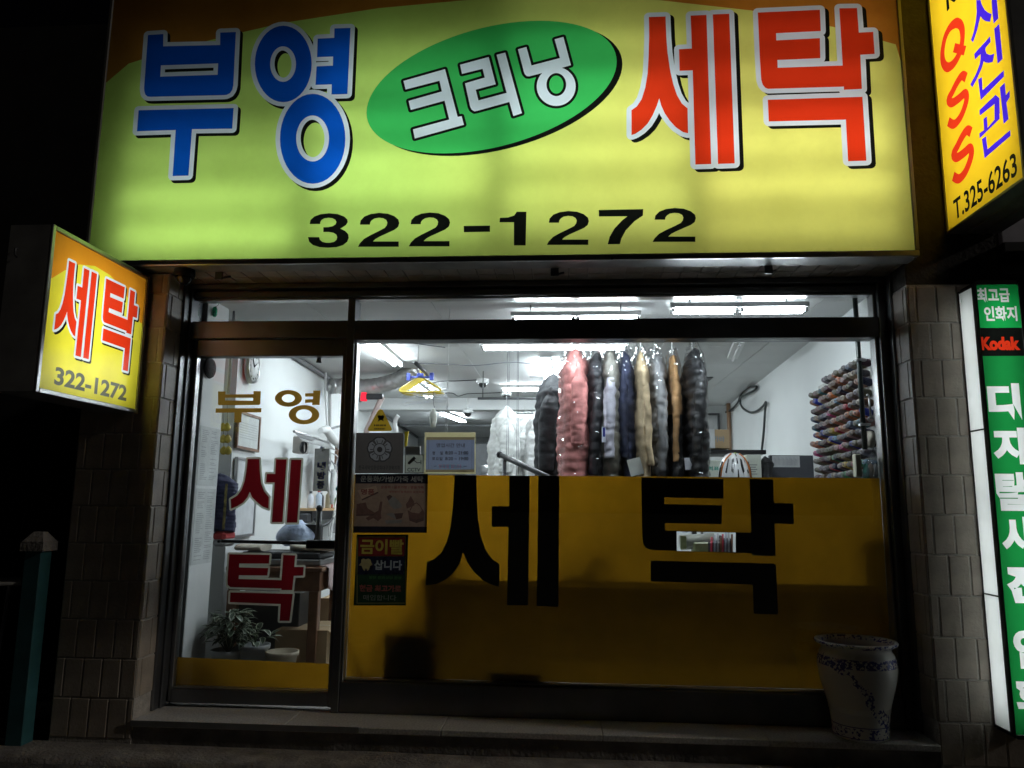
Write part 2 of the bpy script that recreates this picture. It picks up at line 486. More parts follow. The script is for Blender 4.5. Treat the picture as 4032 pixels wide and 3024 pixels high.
def tiled_pier(name, label, x0, x1, z1, reveal, phase):
    p = thing(name, label, 'wall', ((x0+x1)/2, WF+.2, ZG))
    MB().box(x0+.0005, x1-.0005, WF-.001, .10, ZG-.05, z1).build('cement_body', M_GROUT, p)
    r = 0; z = -.13
    while z < z1:
        zc0 = max(z, ZG)+GAP/2; zc1 = min(z+TH, z1)-GAP/2
        if zc1-zc0 > .02:
            x = x0-(phase if r % 2 else 0)
            while x < x1:
                a = max(x, x0)+GAP/2; b = min(x+TW, x1)-GAP/2
                if b-a > .015: tile(p, (a+b)/2, (zc0+zc1)/2, b-a, zc1-zc0)
                x += TW
            if z < 2.74 and zc0 > ZS-.1:
                za = max(zc0, ZS+.002); zb = min(zc1, 2.75)
                if zb-za > .03:
                    yy = [(-.357, -.315), (-.309, -.165)] if r % 2 else [(-.357, -.235), (-.229, -.165)]
                    for a, b in yy:
                        if reveal == '+x': tile(p, (a+b)/2, (za+zb)/2, b-a, zb-za, '+x', x1)
                        else: tile(p, (a+b)/2, (za+zb)/2, b-a, zb-za, '-x', x0)
        z += TH; r += 1
    return p
tiled_pier('tiled_pier', 'beige tiled wall pier left of the shop door, mostly in the dark', -3.09, XL, 2.74, '+x', .06)
tiled_pier('tiled_pier', 'beige tiled wall pier between the window and the green photo sign', XR, 2.62, 2.615, '-x', .07)
ud = thing('upper_pier', 'dark brown plastered pier above the tiles, beside the long sign', 'wall', (2.35, -.2, 2.616))
MB().box(XR, 2.62, WF+.004, .10, 2.617, 5.4).build('plaster', mat('dark brown plaster', (.035, .03, .027), .8, 0, .3, 10, bump=.3), ud)
# upper wall behind the sign and lintel
lw = thing('upper_wall', 'dark tiled wall and lintel behind and under the long shop sign', 'wall', (-.3, .1, 2.75))
MB().box(-3.09, XR-.001, WF+.006, .10, 2.757, 5.4).build('cement_body', M_GROUT, lw)
x = XL
while x < XR-.02:
    x1 = min(x+TW, XR)
    MB().box(x+.004, x1-.004, -.357, -.235, 2.749, 2.757, .002).build('soffit_tile', M_TILE, lw)
    MB().box(x+.004, x1-.004, -.227, -.105, 2.749, 2.757, .002).build('soffit_tile', M_TILE, lw)
    x += TW

# ---- shop interior shell
struct('floor', MB().box(-3.6, 3.2, -.02, 11.6, -.12, -.02), mat('grey shop floor', (.30, .29, .27), .4, 0, .15, 3))
def slab(a, b, th, z0, z1):     # vertical wall slab between two plan points, thickness to the outside (left of a->b)
    a = Vector((*a, 0)); b = Vector((*b, 0)); d = (b-a).normalized(); nn = Vector((-d.y, d.x, 0))*th
    p = [a, b, b+nn, a+nn]
    return MB().hexa([q+Vector((0, 0, z0)) for q in p]+[q+Vector((0, 0, z1)) for q in p])
def lwx(y): return LWA+LWB*y
def rwx(y): return RWA+RWB*y
wl = struct('wall_left', slab((lwx(.74), .74), (lwx(11.4), 11.4), .12, -.02, CZ), M_WALL)
struct('wall_niche', slab((-3.0, .0), (-3.0, .75), .1, -.02, CZ), M_WALL)
struct('wall_niche_end', MB().box(-3.0, lwx(.74)-.121, .741, .80, -.02, CZ), M_WALL)
struct('wall_column', MB().box(-3.0, -2.515, .07, .40, -.02, CZ, .004), M_WALL)
struct('wall_right', slab((rwx(6.0), 6.0), (rwx(.07), .07), .12, -.02, CZ), M_WALL)
struct('wall_partition', MB().box(1.62, 2.5, 6.0, 6.1, -.02, CZ), M_WALL)
struct('wall_right_rear', slab((1.62, 11.4), (1.62, 6.1), .1, -.02, CZ), M_WALL)
struct('wall_back', MB().box(-3.5, 2.0, 11.3, 11.4, -.02, CZ), mat('grey back wall', (.42, .44, .45), .7))
cg = struct('ceiling', MB().box(-3.7, 2.7, .02, 11.6, CZ+.008, CZ+.1), M_CEIL)
pm = {}
for i in range(7):
    for j in range(13):
        w_, d_ = .91, .91
        if 'p' not in pm:
            q = MB().box(-w_/2+.002, w_/2-.002, -d_/2+.002, d_/2-.002, 0, .0075, .0015)
            pm['p'] = bpy.data.meshes.new('ceiling_panel'); pm['p'].from_pydata(q.v, [], q.f); pm['p'].materials.append(M_CEIL)
        o = bpy.data.objects.new('ceiling_panel', pm['p']); COL.objects.link(o); o.parent = cg
        o.location = (-3.7+(i+.5)*.9143, .02+(j+.5)*.8908, CZ+random.uniform(-.0008, .0004)); o.scale = (.9143/.91, .8908/.91, 1)
struct('ceiling_beam', MB().box(-3.2, 1.62, 5.2, 5.45, CZ-.16, CZ-.001), M_CEIL)
struct('roof', MB().box(-3.8, 2.9, .11, 11.7, CZ+.11, CZ+.3), M_GROUT)

nw = thing('added_dark_wall', 'added near black wall hiding the horizon behind the gate post', 'wall', (-7, 2.5, ZG))  # added wall, hides the pale far ground so the left stays black
MB().box(-16, -3.75, 2.4, 2.7, ZG-.05, 6.5).build('wall', mat('near black backing', (.02, .02, .02), .9, 0, .3, 4), nw)

# ---- next building on the right, mostly out of frame
nb = thing('neighbouring_shop', 'dark photo shop front at the right edge with pale panel over it', 'building', (3.6, 0, ZG))
MB().box(2.63, 6.0, -.20, .1, ZG, 5.4).build('wall', mat('dark brown facade', (.06, .05, .045), .6), nb)
MB().box(2.63, 6.0, -.42, -.203, 2.80, 2.86, .004).build('fascia_board', M_DKGREY, nb)
MB().box(2.63, 6.0, -.36, -.203, 2.68, 2.735, .004).build('fascia_board', M_DKGREY, nb)
MB().box(2.72, 6.0, -.25, -.203, 2.90, 3.4, .004).build('white_panel', mat('pale lilac panel', (.62, .6, .68), .5), nb)
MB().box(2.66, 3.6, -.225, -.203, .4, 2.62, .004).build('purple_poster', mat('purple poster', (.10, .03, .06), .6, 0, .5, 14), nb)

# ================================================================== the long lit sign
RED, BLUE = (.72, .055, .02), (.004, .10, .62)
M_SY = lit('sign yellow green acrylic', (.60, .88, .20), (.84, .87, .21), 0, (-.9, 1.1), grime=.10)
M_SO = lit('sign orange acrylic', (.44, .20, .03), (.62, .24, .03), 0, (-2.5, 1.5), grime=.2)
M_SB = lit('sign blue acrylic', BLUE)
M_SR = lit('sign red acrylic', (.78, .045, .012))
M_SW = lit('sign white acrylic', (.74, .84, .97))
M_SG = lit('sign green acrylic', (.055, .56, .13))
M_SK = lit('sign black acrylic', (.012, .014, .012), trans=.5)
SY = -0.51
def bk(px, py):
    p = PY(px, py, SY); return (p.x, p.z)
A = (500, 50, 950/2189); B = (1420, 60, 1060/2212); C = (2440, 0, 1060/2212)
blue = [
 ([[(190,203),(330,193),(328,305),(845,293),(846,180),(988,175),(965,660),(955,700),(935,730),(905,745),(880,748),(215,763),(185,760),(165,740),(157,710),(155,680)]], [[(308,478),(827,460),(822,563),(302,580)]]),
 ([[(105,885),(968,865),(955,1052),(590,1057),(558,1478),(414,1482),(442,1064),(90,1076)]], []),
 ([ell(1418,465,258,347)], [ell(1416,466,117,161)]),
 ([[(1882,142),(2028,138),(2000,738),(1855,742),(1858,650),(1710,655),(1720,487),(1868,480),(1870,398),(1724,403),(1730,235),(1880,228)]], []),
 ([ell(1685,1144,297,408)], [ell(1684,1141,149,209)])]
white = [
 ([[(352,540),(693,443),(797,835),(830,830),(848,900),(445,1013),(430,938),(728,857),(690,702),(412,778),(394,704),(668,626),(648,538),(370,610)]], []),
 ([[(817,407),(1052,343),(1110,567),(945,612),(968,700),(1200,638),(1117,325),(1188,307),(1325,805),(1255,828),(1222,712),(960,785),(935,790),(912,775),(900,750),(858,560),(1020,512),(1002,440),(833,482)]], []),
 ([[(1293,280),(1362,261),(1404,413),(1638,352),(1594,198),(1666,178),(1728,410),(1660,430),(1460,483),(1385,502),(1365,500),(1350,485),(1343,470)], ell(1607,585,160,160)], [ell(1608,570,81,95)])]
red = [
 ([[(240,140),(377,135),(383,300),(393,430),(415,580),(440,690),(470,780),(510,850),(558,890),(562,1095),(520,1085),(460,1045),(410,990),(370,930),(340,865),(325,808),(305,870),(270,950),(230,1015),(180,1065),(130,1098),(97,1110),(97,905),(140,875),(180,815),(210,720),(230,600),(238,450),(242,300)]], []),
 ([[(583,128),(713,122),(752,1348),(622,1352),(600,578),(492,582),(487,405),(593,398)]], []),
 ([[(765,118),(900,113),(945,1342),(808,1347)]], []),
 ([[(1135,103),(1645,80),(1652,255),(1285,273),(1287,332),(1645,313),(1648,478),(1296,493),(1298,557),(1832,538),(1805,68),(1950,66),(1965,267),(2083,262),(2095,443),(1977,450),(1990,730),(1842,738),(1842,712),(1220,730),(1195,720),(1175,695),(1163,655),(1150,450)]], []),
 ([[(1217,820),(1995,795),(2027,1320),(1877,1325),(1858,983),(1225,998)]], [])]
def mapc(comps, crop, back): return [(tomap(a, *crop, back), tomap(h, *crop, back)) for a, h in comps]
blueP, whiteP, redP = mapc(blue, A, bk), mapc(white, B, bk), mapc(red, C, bk)
def outline(comps, w): return [([q for p in a+h for q in grow(p, w)], []) for a, h in comps]
def shadow(comps, w, dx, dy):
    o = outline(comps, w)
    return [(shift(a, dx, dy), []) for a, _ in o] + [(shift(a, dx, dy), shift(h, dx, dy)) for a, h in comps]
green = [tomap([[(1076+1028*math.cos(t*math.pi/40), 590-210*math.cos(t*math.pi/40)+503*math.sin(t*math.pi/40)) for t in range(80)]], *B, bk)[0]]
arc = [(300,330),(404,288),(507,250),(700,190),(953,127),(1115,90),(1491,32),(1837,0),(2200,-18),(2592,0),(2958,41),(3283,106),(3527,175),(3720,235)]
orange = [bk(*p) for p in arc]
orange = [[(-3.045, orange[0][1])]+[p for p in orange if -3.044 < p[0] < 2.069]+[(2.07, orange[-1][1]), (2.07, 4.735), (-3.045, 4.735)]]
SX0, SX1, SZ0, SZ1 = -3.045, 2.07, 2.782, 4.735
digits = []
TWO = [(358,140),(362,118),(382,97),(415,84),(460,78),(505,82),(540,95),(561,113),(566,132),(560,152),(540,168),(505,184),(465,202),(440,216),(427,229),(563,229),(563,257),(348,257),(358,238),(380,215),(415,195),(460,173),(490,157),(500,143),(503,128),(497,115),(480,106),(458,104),(435,108),(420,118),(413,128),(411,140)]
THREE = [(93,137),(97,116),(118,97),(150,85),(195,80),(240,84),(275,97),(292,113),(294,127),(285,142),(263,157),(255,161),(280,173),(296,190),(299,210),(291,231),(268,249),(235,259),(190,262),(145,259),(110,248),(90,230),(84,206),(143,206),(147,220),(160,231),(180,236),(200,236),(222,231),(235,219),(238,205),(233,192),(218,183),(195,179),(165,179),(165,154),(192,153),(215,148),(230,138),(234,126),(228,114),(212,106),(193,104),(170,107),(155,116),(149,128),(148,137)]
sc = 1650/2212
for dx, sx_, dy, p0 in ((0, 1, 0, THREE), (0, 1, 0, TWO), (268, 1, -2, TWO), (997, 1.018, -10, TWO), (1555, 1.05, -26, TWO)):
    digits.append([bk(1150+(p+dx if p0 is THREE else 348+(p-348)*sx_+dx)*sc, 780+(q+dy-(p-348)*.0)*sc) for p, q in p0])
for p0 in ([(1186,72),(1237,72),(1233,250),(1171,250),(1171,128),(1095,128),(1097,104),(1140,102),(1172,92)], [(1619,63),(1854,58),(1852,92),(1808,122),(1762,170),(1738,215),(1731,243),(1666,244),(1676,205),(1702,160),(1742,118),(1770,96),(1620,97)]):
    digits.append([bk(1150+p*sc, 780+q*sc) for p, q in p0])
digits.append([bk(1150+p*sc, 780+q*sc) for p, q in ((906,147),(1045,145),(1045,178),(907,180))])
lay = layered([
 ('blue', blueP[:2]), ('blue2', blueP[2:]), ('red', redP[:3]), ('red2', redP[3:]), ('white', whiteP+outline(blueP, .0295)+outline(redP, .031)),
 ('black', outline(whiteP, .0175)+shadow(blueP, .0295, .021, -.021)+shadow(redP, .031, .024, -.020)+[([p], []) for p in digits]),
 ('green', [(green, [])]), ('black2', [(shift(green, .036, -.019), [])]),
 ('orange', [(orange, [])]),
 ('yellow', [([[(SX0, SZ0), (SX1, SZ0), (SX1, SZ1), (SX0, SZ1)]], [])])])
ls = thing('shop_sign', 'long yellow green lit laundry sign box over the shop front', 'sign', (-.5, -.43, 2.747))
fn = on_y(SY)
face = flat('face_panel', lay['yellow'], fn, M_SY, ls)
flat('orange_arc', lay['orange'], fn, M_SO, face)
flat('oval', lay['green'], fn, M_SG, face)
for k in ('blue', 'blue2'): flat('blue_letter', lay[k], fn, M_SB, face)
for k in ('red', 'red2'): flat('red_letter', lay[k], fn, M_SR, face)
flat('white_lettering', lay['white'], fn, M_SW, face)
flat('black_lettering', lay['black']+lay['black2'], fn, M_SK, face)
M_LINER = mat('white sign box liner', (.7, .7, .68), .7, 0, .05)
M_BOX = mat('grey painted sign box', (.22, .22, .21), .4, .3, .2, 5)
MB().box(-3.05, 2.075, -.372, -.362, 2.769, 4.737).build('back_panel', M_LINER, ls)
MB().box(-3.062, 2.087, -.50, -.3615, 2.747, 2.768).build('bottom_panel', mat('dull zinc underside', (.34, .34, .33), .6, .4, .25, 5), ls)
MB().box(-3.062, 2.087, -.50, -.3615, 4.738, 4.76).build('top_panel', M_BOX, ls)
MB().box(-3.062, -3.047, -.50, -.3615, 2.768, 4.738).build('side_panel', M_BOX, ls)
MB().box(2.072, 2.087, -.50, -.3615, 2.768, 4.738).build('side_panel', M_BOX, ls)
MB().box(-3.066, 2.091, -.522, -.501, 2.745, 2.783, .004).build('front_lip', M_ALU, ls)
MB().box(-3.066, 2.091, -.522, -.501, 4.735, 4.765, .004).build('front_lip', M_BOX, ls)
MB().box(-3.066, -3.044, -.522, -.501, 2.784, 4.734, .003).build('front_lip', M_BOX, ls)
MB().box(2.069, 2.091, -.522, -.501, 2.784, 4.734, .003).build('front_lip', M_BOX, ls)
for px in (1600, 2410, 3600):
    p = PY(px, 1019, -.522)
    MB().lathe([(.001, -.012), (.006, -.010), (.008, -.004), (.008, 0)], (p.x, -.522, p.z), 8, axis='y').build('screw', M_DKGREY, ls)
COOL, WARM = (.93, 1.0, .93), (1.0, .965, .88)
def sign_tube(parent, a, b, r, col, s, key):
    a = Vector(a); b = Vector(b); d = (b-a).normalized()
    t = MB().tube([a, b], r, 10).build('fluorescent_tube', emit('sign tube '+key, col, s), parent)
    for e, q in ((a, -d), (b, d)):
        MB().tube([e, e+q*.025], r*1.02, 10).build('tube_cap', M_ALU, t)
    return t
k = 0
for z, ss in ((2.97, (1.0, .6, .5, .6)), (3.21, (.75, .85, .8, 1.0)), (3.45, (.36, .9, 1.0, .95)), (3.69, (.20, .72, .9, .68)), (3.94, (.11, .45, .7, .5)), (4.20, (.05, .2, .4, .32)), (4.5, (0, 0, .1, .12))):
    for x0, s, col in zip((-2.86, -1.62, -.38, .86), ss, (COOL, COOL, COOL, WARM)):
        if s:
            sign_tube(ls, (x0, -.392, z+.03*((k*7) % 3-1)), (x0+1.14, -.392, z+.03*((k*7) % 3-1)), .013, col, SIGN*s, str(k))
        k += 1

# ---- the small projecting laundry sign on the left
LX = -2.70
pj = thing('projecting_sign', 'small yellow projecting laundry sign with red letters on the left pier', 'sign', (-2.8, -.85, 1.82))
y0, y1, z0, z1 = -1.338, -.40, 1.818, 2.706
fl = on_x(LX)
us = [q for c_ in redP for p in c_[0] for q in p]
ua, ub = min(q[0] for q in us), max(q[0] for q in us); va, vb = min(q[1] for q in us), max(q[1] for q in us)
def bx_(px, py):
    p = PX(px, py, LX); return (p.y, p.z)
sc = 800/1327
c00 = bx_(0+345*sc, 800+800*sc); c10 = bx_(0+905*sc, 800+1105*sc)
lu0, lu1 = bx_(348*sc, 800+795*sc)[0], bx_(893*sc, 800+760*sc)[0]
lv1 = bx_(440*sc, 800+360*sc)[1]; lv0 = bx_(820*sc, 800+1095*sc)[1]
lu0 += .01
def rm(polys): return [[(lu0+(u-ua)/(ub-ua)*(lu1-lu0), lv0+(v-va)/(vb-va)*(lv1-lv0)) for u, v in p] for p in polys]
redL = [(rm(a), rm(h)) for a, h in redP]
arcL = [(340,490),(420,440),(520,400),(620,410),(720,470),(800,560),(860,660),(915,780)]
arcP = [bx_(x*sc, 800+y*sc) for x, y in arcL]
orL = [[(y0+.02, arcP[0][1])]+[p for p in arcP if y0+.021 < p[0] < y1-.021]+[(y1-.02, arcP[-1][1]), (y1-.02, z1-.02), (y0+.02, z1-.02)]]
na = bx_(352*sc, 800+1180*sc); nb_ = bx_(832*sc, 800+1200*sc)
num = text_polys('322-1272', na[0], nb_[0], bx_(352*sc, 800+1185*sc)[1], bx_(352*sc, 800+1062*sc)[1], .03)
M_LY = lit('small sign yellow acrylic', (.84, .80, .06), grime=.12)
M_LO = lit('small sign orange acrylic', (.80, .33, .02), grime=.1)
M_LG = lit('small sign grey print', (.12, .13, .08))
layL = layered([('red', redL), ('white', outline(redL, .014)), ('black', shadow(redL, .014, .012, -.010)), ('grey', [([p], []) for p in num]),
  ('orange', [(orL, [])]), ('yellow', [([[(y0+.02, z0+.02), (y1-.02, z0+.02), (y1-.02, z1-.02), (y0+.02, z1-.02)]], [])])])
f2 = flat('face_panel', layL['yellow'], fl, M_LY, pj)
flat('orange_arc', layL['orange'], fl, M_LO, f2)
flat('red_lettering', layL['red'], fl, M_SR, f2)
flat('white_outline', layL['white'], fl, M_SW, f2)
flat('black_shadow', layL['black'], fl, M_SK, f2)
flat('telephone_number', layL['grey'], fl, M_LG, f2)
M_SBX = mat('grey brown sign casing', (.27, .265, .26), .5, .2, .25, 6)
XB = LX-.225
for nm, bxs in (('front_panel', (XB, LX-.004, y0-.004, y0+.012, z0, z1)), ('back_panel', (XB, LX-.004, y1-.012, y1+.02, z0, z1)), ('top_panel', (XB, LX-.004, y0+.013, y1-.013, z1-.012, z1)), ('bottom_panel', (XB, LX-.004, y0+.013, y1-.013, z0, z0+.012)), ('far_face', (XB, XB+.01, y0+.013, y1-.013, z0+.013, z1-.013))):
    MB().box(*bxs).build(nm, M_LINER if nm == 'far_face' else M_SBX, pj)
for nm, bxs in (('frame_strip', (LX-.003, LX+.012, y0-.004, y0+.022, z0-.003, z1+.003)), ('frame_strip', (LX-.003, LX+.012, y1-.022, y1+.004, z0-.003, z1+.003)), ('frame_strip', (LX-.003, LX+.012, y0+.023, y1-.023, z1-.022, z1+.003)), ('frame_strip', (LX-.003, LX+.012, y0+.023, y1-.023, z0-.003, z0+.022))):
    MB().box(*bxs, .003).build(nm, M_ALU, pj)
MB().tube([(XB+.06, y0-.012, z1-.13), (XB+.06, y0-.03, z1-.14), (XB+.06, y0-.03, z1-.17), (XB+.06, y0-.012, z1-.18)], .006, 6).build('bracket_hook', M_DKGREY, pj)
MB().box(XB-.05, LX-.05, y1+.021, WF-.006, z1-.16, z1-.12, .003).build('wall_bracket', M_DKGREY, pj)
MB().box(XB-.05, LX-.05, y1+.021, WF-.006, z0+.12, z0+.16, .003).build('wall_bracket', M_DKGREY, pj)
for yy, s in ((-1.12, 1.0), (-.86, 1.05), (-.60, .8)):
    sign_tube(pj, (LX-.12, yy, z0+.06), (LX-.14, yy, z1-.06), .013, (1, 1, .9), 8.0*s, 'L%d' % int(-yy*100))

# ---- the big yellow projecting photo-studio sign on the right
QX = 2.34
qs = thing('photo_studio_sign', 'tall yellow projecting sign with red and blue lettering at top right', 'sign', (2.48, -.76, 2.93))
fq = on_x(QX)
y0, y1, z0, z1 = -1.165, -.36, 2.935, 5.3
S4 = 532/883
def bq(px, py):
    p = PX(px, py, QX); return (p.y, p.z)
def q4(pts): return [bq(3500+x*S4, y*S4) for x, y in pts]
def q5(pts): return [bq(3600+x/5.12, y/5.12) for x, y in pts]
def cm2(pts, k=5): return [(p.x, p.y) for p in catmull([(a, b, 0) for a, b in pts], k)]
Qo = q5(cm2([(880,352),(960,400),(1010,520),(1020,680),(1000,900),(960,1070),(890,1230),(800,1370),(700,1450),(630,1450),(565,1380),(530,1270),(523,1100),(545,920),(590,720),(660,560),(740,440),(820,370),(880,352)], 3))
Qh = q5(cm2([(835,568),(890,590),(920,680),(925,800),(900,960),(850,1090),(780,1200),(700,1255),(645,1230),(615,1150),(610,1030),(630,880),(670,740),(740,620),(835,568)], 3))
Qt = q5([(822,868),(1048,928),(998,1120),(778,1055)])
S1 = cm2([(505,508),(478,495),(445,540),(415,600),(390,650),(412,672),(455,645),(495,612),(508,640),(495,700),(465,770),(425,812),(388,795)], 5)
S2 = [(x+32, y+357) for x, y in S1]
def qstroke(pts, w): return stroke(q4(pts), w)
SS = (qstroke(S1, .054), qstroke(S2, .056))
b1 = [q5([(1250,0),(1335,0),(1360,90),(1420,200),(1490,255),(1560,280),(1530,440),(1440,425),(1380,390),(1335,330),(1310,420),(1270,600),(1220,750),(1185,855),(1143,805),(1200,640),(1240,430),(1258,230)]),
 q5([(1555,-40),(1660,-60),(1697,370),(1600,475),(1575,270)]),
 q5([(1610,580),(1712,480),(1782,1185),(1680,1285)]),
 q5([(1210,1085),(1530,730),(1540,845),(1440,960),(1430,1010),(1460,1080),(1530,1110),(1612,1080),(1585,1245),(1500,1270),(1440,1260),(1400,1240),(1350,1400),(1250,1620),(1170,1760),(1130,1700),(1250,1480),(1320,1290),(1335,1180),(1335,1090),(1222,1200)])]
b2 = [q4(p) for p in ([(583,518),(608,505),(612,590),(752,458),(752,500),(600,655)], [(592,720),(697,620),(722,640),(725,740),(690,790),(690,680),(595,755)], [(618,778),(640,760),(645,835),(722,745),(725,775),(593,905),(591,872),(622,850)], [(725,572),(757,540),(765,620),(790,590),(790,635),(768,670),(782,778),(750,810)], [(608,908),(635,890),(645,975),(793,850),(795,888),(625,1035)])]
ta = q4([(402,1330)])[0]
def qtext(s, p0, p1, h, bold):   # baseline from crop point p0 to p1
    a = q4([p0])[0]; b = q4([p1])[0]; hh = h
    return text_polys(s, a[0], b[0], a[1], a[1]+hh, bold)
tel = []
a = q4([(430,1443)])[0]; b = q4([(840,1120)])[0]
hT = q4([(402,1322)])[1-1][1]-a[1]
tel = text_polys('T.325-6263', min(a[0], b[0]), max(a[0], b[0]), a[1], a[1]+hT, .02)
tel = [[(max(a[0], b[0])+min(a[0], b[0])-u, v) for u, v in p] for p in tel] if a[0] > b[0] else tel
tel = [p[::-1] for p in tel]
kk = bq(3729, 47); kz = kk[1]
kq = text_polys('Kodak', 0, .5, 0, .16, .03)
kq = [[(kk[0]-u, kz+v) for u, v in p] for p in kq]
M_QY = lit('photo sign yellow acrylic', (.88, .60, .02), grime=.08)
M_QB = lit('photo sign blue print', (.055, .02, .74))
M_QR = lit('photo sign red print', (.74, .04, .012))
layQ = layered([('red', [([Qo], [Qh]), ([Qt], [])]), ('red2', [(SS[0], [])]), ('red3', [(SS[1], [])]), ('blue', [([p], []) for p in b1+b2]), ('black', [([p], []) for p in tel]), ('black2', [([p], []) for p in kq]),
  ('yellow', [([[(y0+.012, z0+.012), (y1-.012, z0+.012), (y1-.012, z1-.012), (y0+.012, z1-.012)]], [])])])
f3 = flat('face_panel', layQ['yellow'], fq, M_QY, qs)
for k in ('red', 'red2', 'red3'): flat('red_letter', layQ[k], fq, M_QR, f3)
flat('blue_lettering', layQ['blue'], fq, M_QB, f3)
flat('telephone_number', layQ['black'], fq, M_SK, f3)
flat('black_lettering', layQ['black2'], fq, M_SK, f3)
XB2 = QX+.30
for nm, bxs, m_ in (('front_panel', (QX+.004, XB2, y0-.006, y0+.008, z0, z1), M_SBX), ('back_panel', (QX+.004, XB2, y1-.008, y1-.001, z0, z1), M_SBX), ('bottom_panel', (QX+.004, XB2, y0+.009, y1-.009, z0-.002, z0+.01), M_SBX), ('far_face', (XB2-.012, XB2, y0+.009, y1-.009, z0+.011, z1), M_LINER)):
    MB().box(*bxs).build(nm, m_, qs)
for xx in (QX+.09, QX+.19):
    MB().box(xx, xx+.012, y0+.01, y1-.01, z0-.012, z0-.003).build('bottom_rib', M_SBX, qs)
for bxs in ((QX-.010, QX+.003, y0-.006, y0+.013, z0-.004, z1), (QX-.010, QX+.003, y1-.013, y1-.002, z0-.004, z1), (QX-.010, QX+.003, y0+.014, y1-.014, z0-.004, z0+.013)):
    MB().box(*bxs, .002).build('frame_strip', M_BOX, qs)
for yy in (-1.0, -.76, -.52):
    sign_tube(qs, (QX+.15, yy, 3.02), (QX+.15, yy, 5.2), .013, (1, .97, .9), 8.6, 'Q')

# ---- the tall green photo sign at the right edge
gs = thing('green_photo_sign', 'tall narrow green lit sign standing against the right pier', 'sign', (2.48, -.46, .07))
GX0, GX1, GY0, GY1, GZ0, GZ1 = 2.365, 2.605, -.565, -.372, .085, 2.565
fg = on_y(GY0)
def bg(px, py):
    p = PY(px, py, GY0); return (p.x, p.z)
S7 = 332/918
def grect(x0, y0_, x1, y1_, ox, oy, s_):
    a_ = bg(ox+x0*s_, oy+y0_*s_); b_ = bg(ox+x1*s_, oy+y1_*s_); return (a_[0], b_[0], b_[1], a_[1])
t1 = text_polys('최고급', *grect(400, 785, 770, 940, 3700, 850, S7), .035)
t2 = text_polys('인화지', *grect(478, 985, 850, 1145, 3700, 850, S7), .035)
kd = text_polys('Kodak', *grect(440, 1318, 880, 1462, 3700, 850, S7), .045)
glyphs = [('디', 637, 845, 872, 1085), ('지', 670, 1135, 905, 1375), ('탈', 690, 1425, 930, 1680)]
gt = []
for ch, x0, y0_, x1, y1_ in glyphs: gt += text_polys(ch, *grect(x0, y0_, x1, y1_, 3500, 1000, S4), .06)
S6 = 532/862
for ch, x0, y0_, x1, y1_ in (('사', 708, 55, 950, 310), ('진', 742, 360, 990, 610), ('인', 785, 765, 1020, 1030), ('화', 800, 1080, 1060, 1330)):
    gt += text_polys(ch, *grect(x0, y0_, x1, y1_, 3500, 2000, S6), .06)
g1 = grect(372, 735, 815, 1218, 3700, 850, S7); g2z = bg(3860, 1402)[1]
gx0, gx1 = GX0+.005, GX1-.005
M_GG = lit('photo sign green acrylic', (.012, .42, .085)); M_GG2 = lit('photo sign deep green acrylic', (.012, .26, .055))
M_GW = lit('photo sign white print', (.85, .88, .88))
layG = layered([('white', [([p], []) for p in t1+t2+gt]), ('red', [([p], []) for p in kd]),
  ('green', [([[(gx0, g1[2]), (gx1, g1[2]), (gx1, GZ1-.012), (gx0, GZ1-.012)]], [])]),
  ('deep', [([[(gx0, GZ0+.012), (gx1, GZ0+.012), (gx1, g2z), (gx0, g2z)]], [])]),
  ('black', [([[(gx0, g2z), (gx1, g2z), (gx1, g1[2]), (gx0, g1[2])]], [])])])
def clipx(ps): return [[(min(max(u, gx0), gx1), v) for u, v in p] for p in ps]
f4 = flat('face_panel', layG['deep'], fg, M_GG2, gs)
flat('top_panel', layG['green'], fg, M_GG, f4)
flat('black_band', layG['black'], fg, M_SK, f4)
flat('white_lettering', clipx(layG['white']), fg, M_GW, f4)
flat('red_lettering', layG['red'], fg, M_QR, f4)
M_GFR = mat('black sign frame', (.015, .015, .017), .4, .3)
zz = [GZ0+.012, .80, 1.72, GZ1-.012]
for i in range(3):
    flat('side_panel', [[(GY0+.038, zz[i]+.004), (GY1-.003, zz[i]+.004), (GY1-.003, zz[i+1]-.004), (GY0+.038, zz[i+1]-.004)]], on_x(GX0+.002), M_GW, gs)
for bxs in ((GX0-.004, GX0+.0045, GY0-.004, GY0+.036, GZ0, GZ1), (GX1-.0045, GX1+.004, GY0-.004, GY1, GZ0, GZ1), (GX0+.0115, GX1-.0115, GY0-.004, GY1, GZ1-.012, GZ1+.012), (GX0+.0115, GX1-.0115, GY0-.004, GY1, GZ0-.01, GZ0+.011), (GX0, GX0+.012, GY1-.002, GY1+.012, GZ0, GZ1)):
    MB().box(*bxs).build('frame_strip', M_GFR, gs)
for z in zz: MB().box(GX0-.003, GX0+.008, GY0+.0365, GY1-.0025, z-.0035, z+.0035).build('side_divider', M_GFR, gs)
MB().box(GX0+.012, GX1-.012, GY1-.002, GY1+.008, GZ0, GZ1).build('back_panel', M_LINER, gs)
MB().box(GX0+.01, GX1-.01, GY1+.008, WF+.0, 1.9, 1.96).build('wall_bracket', M_GFR, gs)
MB().box(GX0+.01, GX1-.01, GY1+.008, WF+.0, .5, .56).build('wall_bracket', M_GFR, gs)
for (a_, b_) in ((.16, 1.30), (1.34, 2.48)):
    sign_tube(gs, (GX0+.12, -.46, a_), (GX0+.12, -.46, b_), .013, (.95, 1, 1), 8.0, 'G')
